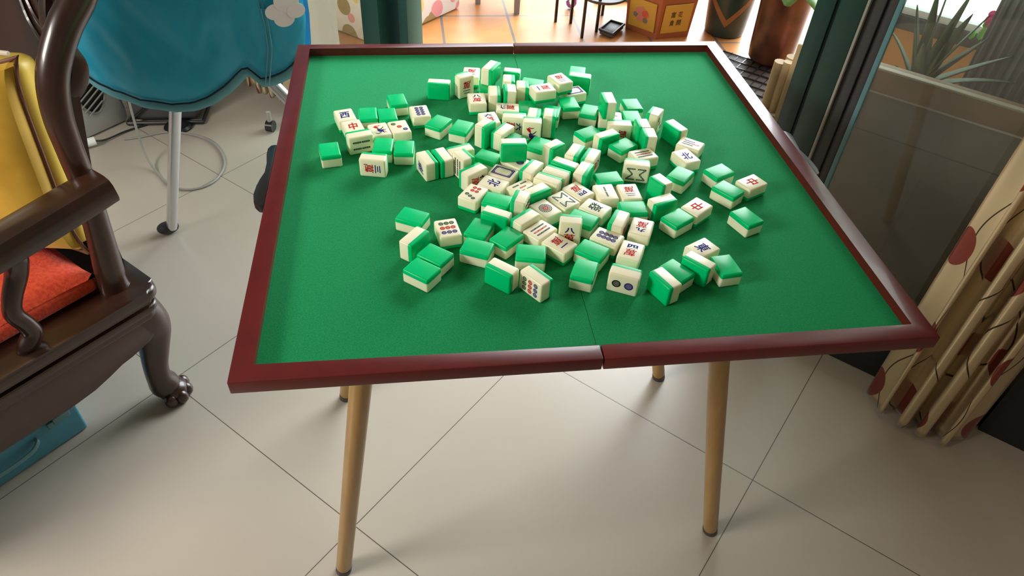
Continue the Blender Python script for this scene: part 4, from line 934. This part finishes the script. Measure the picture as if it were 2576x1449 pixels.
bm = newbm(); lathe(bm, [(.099, .186), (.098, .190), (.05, .194), (.01, .192)], 24); obj('soil', bm, M['soil'], bk)
# brown glazed pot with leafy plant
px_, py_ = 1.745, 2.225
bp_ = thing('brown_pot', 'tall brown glazed flower pot with broad green leaves near the door frame', 'plant pot', (px_, py_, .0095))
bm = newbm(); lathe(bm, [(.080, 0), (.090, .01), (.094, .05), (.098, .18), (.104, .31), (.110, .32), (.110, .34), (.100, .34), (.097, .30)], 40); obj('pot_body', bm, M['brownpot'], bp_)
bm = newbm(); lathe(bm, [(.096, .30), (.06, .305), (.01, .305)], 24); obj('soil', bm, M['soil'], bp_)
def leafblade(bm, base, dirv, L, w, droop, n=10, wd=None, fold=.15):
    d = Vector(dirv).normalized(); sd = d.cross(Vector((0, 0, 1))); sd = sd.normalized() if sd.length > .01 else Vector((1, 0, 0)); rows = []
    for i in range(n + 1):
        t = i / n; p = Vector(base) + d * L * t + Vector((0, 0, -droop * t * t)); ww = w * (math.sin(PI * min(1, (t * .86 + .10))) ** .8) if wd is None else wd(t) * w
        nz = Vector((0, 0, 1)) * ww * fold
        rows.append([bm.verts.new(p - sd * ww + nz), bm.verts.new(p), bm.verts.new(p + sd * ww + nz)])
    for i in range(n):
        for k in range(2): bm.faces.new((rows[i][k], rows[i][k + 1], rows[i + 1][k + 1], rows[i + 1][k]))
def leafobj(name, specs, material, parent, th=.0012):
    bm = newbm()
    for s in specs: leafblade(bm, *s)
    o = obj(name, bm, material, parent); md = o.modifiers.new('t', 'SOLIDIFY'); md.thickness = th; return o
for sp_ in (((.0, 0, .31), (-.35, -.7, .55), .20, .06, .14), ((.0, 0, .31), (.15, -.85, .50), .24, .065, .15), ((.02, 0, .31), (.5, -.5, .6), .2, .055, .1), ((0, .02, .31), (-.5, .4, .7), .2, .05, .08)):
    leafobj('leaf', [sp_], M['leaf'], bp_)
bm = newbm(); sweep(bm, [(0, 0, .30), (.01, .0, .36), (0, 0, .42)], [(.008, .008)] * 3, n=8, sub=3); obj('stem', bm, M['leaf2'], bp_)
# pink basin
bm = newbm(); lathe(bm, [(.04, 0), (.05, .003), (.078, .05), (.086, .055), (.082, .057), (.070, .045), (.045, .01)], 32, (1.80, 1.975)); tag(obj('pink_basin', bm, M['pink']), 'small pink plastic basin on the balcony floor by the cardboard rolls', 'basin')
# black wire mats under the pots
gm = thing('wire_mat', 'black wire mat under the brown pot on the balcony floor', 'mat', (0, 0, 0)); bm = newbm()
for k in range(10): box(bm, -.98 + k * .036, -.976 + k * .036, .96, 1.50, .001, .006, T=WALLM)
for k in range(10): box(bm, -.98, -.64, .96 + k * .058, .964 + k * .058, .005, .009, T=WALLM)
obj('wire_grid', bm, M['black'], gm); bm = newbm(); box(bm, -.975, -.65, .97, 1.49, .0005, .0035, T=WALLM); obj('mat_base', bm, mat('dark wood mat', (.045, .028, .018), .6), gm); anchor(gm, W3(-.9, 1.3, 0))
# folded cardboard standing by the door frame
cb = thing('cardboard_bundle', 'beige cardboard rolls standing upright by the dark green door frame', 'cardboard', (0, 0, 0))
bm = newbm(); ring_ = [( -.385 + .020 * math.cos(t) * 1.0, .10 + .022 * math.sin(t)) for t in [2 * PI * k / 16 for k in range(16)]]
for s_, d_, h_, r_ in ((-.392, .095, .640, .014), (-.372, .088, .648, .012), (-.353, .092, .642, .013), (-.372, .115, .650, .016), (-.40, .12, .46, .020)):
    sweep(bm, [W3(s_, d_, 0), W3(s_, d_, h_)], [(r_, r_)] * 2, n=14, sub=1)
obj('rolls', bm, M['card'], cb)
bm = newbm(); box(bm, -.362, -.340, .066, .074, 0, .70, .003, 2, T=WALLM); obj('flat_board', bm, M['card'], cb)
bm = newbm(); sweep(bm, [W3(-.412, .09, .52), W3(-.38, .07, .525), W3(-.345, .07, .53)], [(.003, .003)] * 3, n=8, sub=3); obj('tie', bm, M['creamcord'], cb); anchor(cb, W3(-.37, .09, 0))
# black iron plant stand
ps = thing('plant_stand', 'round black iron plant stand with straight legs on the balcony', 'plant stand', (1.03, 2.66, 0))
bm = newbm(); lathe(bm, [(.02, .128), (.098, .128), (.105, .132), (.105, .142), (.098, .142), (.095, .136), (.02, .136)], 36, (.055, -.05)); obj('stand_top', bm, M['darkgrey'], ps)
for dx, dy in ((-.146, -.015), (-.078, -.03), (-.057, -.187), (.022, -.125), (.09, .06), (-.05, .09)):
    bm = newbm(); box(bm, dx - .006, dx + .006, dy - .006, dy + .006, 0, .30 if dx < -.1 or dx < -.07 and dy > -.1 else .17, .001, 1); obj('leg', bm, M['black'], ps)
bm = newbm(); sweep(bm, [(-.146, -.015, .295), (-.078, -.03, .295), (.022, -.125, .168)], [(.005, .005)] * 3, n=6, sub=1); obj('brace', bm, M['black'], ps)
# black square tray
tr = [(1.058, 2.504), (1.130, 2.600), (1.182, 2.555), (1.105, 2.452)]
bm = newbm(); prism(bm, tr, .004, .022, bev=.004); ty = thing('square_tray', 'black square plastic saucer on the balcony floor left of the planter', 'saucer', (0, 0, 0)); obj('tray_base', bm, M['darkgrey'], ty)
bm = newbm(); sweep(bm, [(x, y, .024) for x, y in tr + tr[:1]], [(.006, .006)], n=8, sub=1); obj('tray_edge', bm, M['black'], ty); anchor(ty, (1.12, 2.53, 0))
# grey stool with pale cloth top
sl = thing('small_stool', 'low stool with pale top and greyish wooden legs at the back of the balcony', 'stool', (.717, 2.74, 0))
for dx, dy in ((0, 0), (-.17, .12), (.05, .28), (-.14, .40)):
    bm = newbm(); sweep(bm, [(dx, dy, 0), (dx, dy, .20)], [(.013, .013), (.016, .016)], n=12, sub=1, sq=True); obj('leg', bm, M['ribbed'], sl)
bm = newbm(); box(bm, -.16, .07, -.02, .36, .20, .225, .008, 3, T=Matrix.Rotation(.05, 4, 'Z')); obj('stool_top', bm, M['greyplastic'], sl)
bm = newbm(); sweep(bm, [(.985 + .018 * math.cos(t), 2.80, .032 + .022 * math.sin(t)) for t in [2 * PI * k / 12 for k in range(13)]], [(.009, .009)], n=8, sub=1); tag(obj('purple_ring', bm, M['purple']), 'small purple ring toy on the balcony floor behind the plant stand', 'toy')
bm = newbm(); box(bm, 1.12, 1.30, 2.88, 2.90, .0, .03, .003, 2); tag(obj('blue_strip', bm, M['case']), 'low blue strip on the balcony floor behind the plant stand', 'strip')
# spiky succulent behind the glass
sc_ = thing('aloe_plant', 'spiky aloe plant growing from a dark trough behind the hazy glass door', 'potted plant', (0, 0, 0))
pc3 = W3(-.150, .60, 0)
bm = newbm(); blob(bm, pc3 + Vector((0, 0, .468)), (.035, .035, .028), 2); obj('base', bm, M['leaf2'], sc_)
def blade(s1, d1_, z1, w, droop=0, s0=-.150, d0=.60, z0=.455):
    w *= 2.1
    a = W3(s0, d0, z0); b = W3(s1, d1_, z1 + droop); v = b - a
    return (tuple(a), tuple(v), v.length, w, droop, 12, lambda t: (1 - t) ** .75 * (.6 + .4 * min(1, t * 6)), .35)
for b_ in (blade(-.060, .60, .685, .016), blade(-.170, .60, .720, .014), (blade(-.205, .58, .62, .011, .02)), blade(-.120, .62, .72, .016), blade(.06, .60, .545, .012, .05), blade(-.262, .60, .59, .010, .05), blade(-.27, .58, .50, .008, .05), blade(-.07, .56, .60, .012, .01), blade(-.10, .66, .66, .015), blade(-.20, .66, .70, .013), blade(.0, .58, .50, .010, .04), blade(-.23, .62, .66, .013), blade(-.13, .58, .66, .015), blade(-.04, .64, .62, .013), blade(-.17, .55, .60, .012, .01), blade(-.21, .54, .53, .011, .02), blade(-.09, .53, .53, .011, .02), blade(.03, .62, .60, .012, .02)):
    leafobj('leaf', [b_], M['leaf2'], sc_, .003)
anchor(sc_, (pc3.x, pc3.y, 0))
tg = thing('plant_trough', 'long dark plant trough behind the brown tiled parapet', 'trough', (0, 0, 0))
bm = newbm(); box(bm, -.27, 1.4, .41, .77, 0, .43, .006, T=WALLM); obj('trough_body', bm, M['darkgrey'], tg)
bm = newbm(); box(bm, -.255, 1.385, .425, .755, .4305, .437, T=WALLM); obj('soil', bm, mat('dark soil', (.035, .028, .02), .9), tg); anchor(tg, W3(.5, .6, 0))
# grey ribbed screen cloth outside
bm = newbm(); nr = 120; rows = []
for i in range(nr + 1):
    s = -.060 + .80 * i / nr; d = .82 + .006 * math.sin(i * 1.9); rows.append([bm.verts.new(W3(s, d, z)) for z in (.0, .46, 1.5)])
for i in range(nr):
    for k in range(2): bm.faces.new((rows[i][k], rows[i + 1][k], rows[i + 1][k + 1], rows[i][k + 1]))
rb = obj('ribbed_blind', bm, M['ribbed']); md = rb.modifiers.new('t', 'SOLIDIFY'); md.thickness = .002; tag(rb, 'grey ribbed cloth blind hanging outside the glass at upper right', 'blind')
# pink flowers and lime leaves outside
fl = thing('pink_flowers', 'bright pink blossoms seen through the upper right glass', 'flowers', (0, 0, 0)); rnd = random.Random(8)
fc = W3(-.02, .92, .60)
for k in range(7):
    bm = newbm(); c = fc + Vector((rnd.uniform(-.05, .05), rnd.uniform(-.03, .03), rnd.uniform(-.03, .05)))
    for q in range(6):
        a = q * PI / 3; blob(bm, c + Vector((.013 * math.cos(a), .006 * math.sin(a), .013 * math.sin(a))), (.012, .005, .010), 2)
    obj('blossom', bm, M['magenta'], fl)
bm = newbm(); sweep(bm, [W3(-.05, .92, 0), W3(-.045, .92, .3), W3(-.02, .92, .60)], [(.006, .006)] * 3, n=8, sub=3)
for k in range(6): blob(bm, W3(-.075 + rnd.uniform(-.02, .02), .92, .54 + rnd.uniform(-.03, .03)), (.012, .004, .016), 1)
obj('stem', bm, M['lime'], fl); anchor(fl, W3(-.05, .92, 0))
bpy.context.view_layer.update()
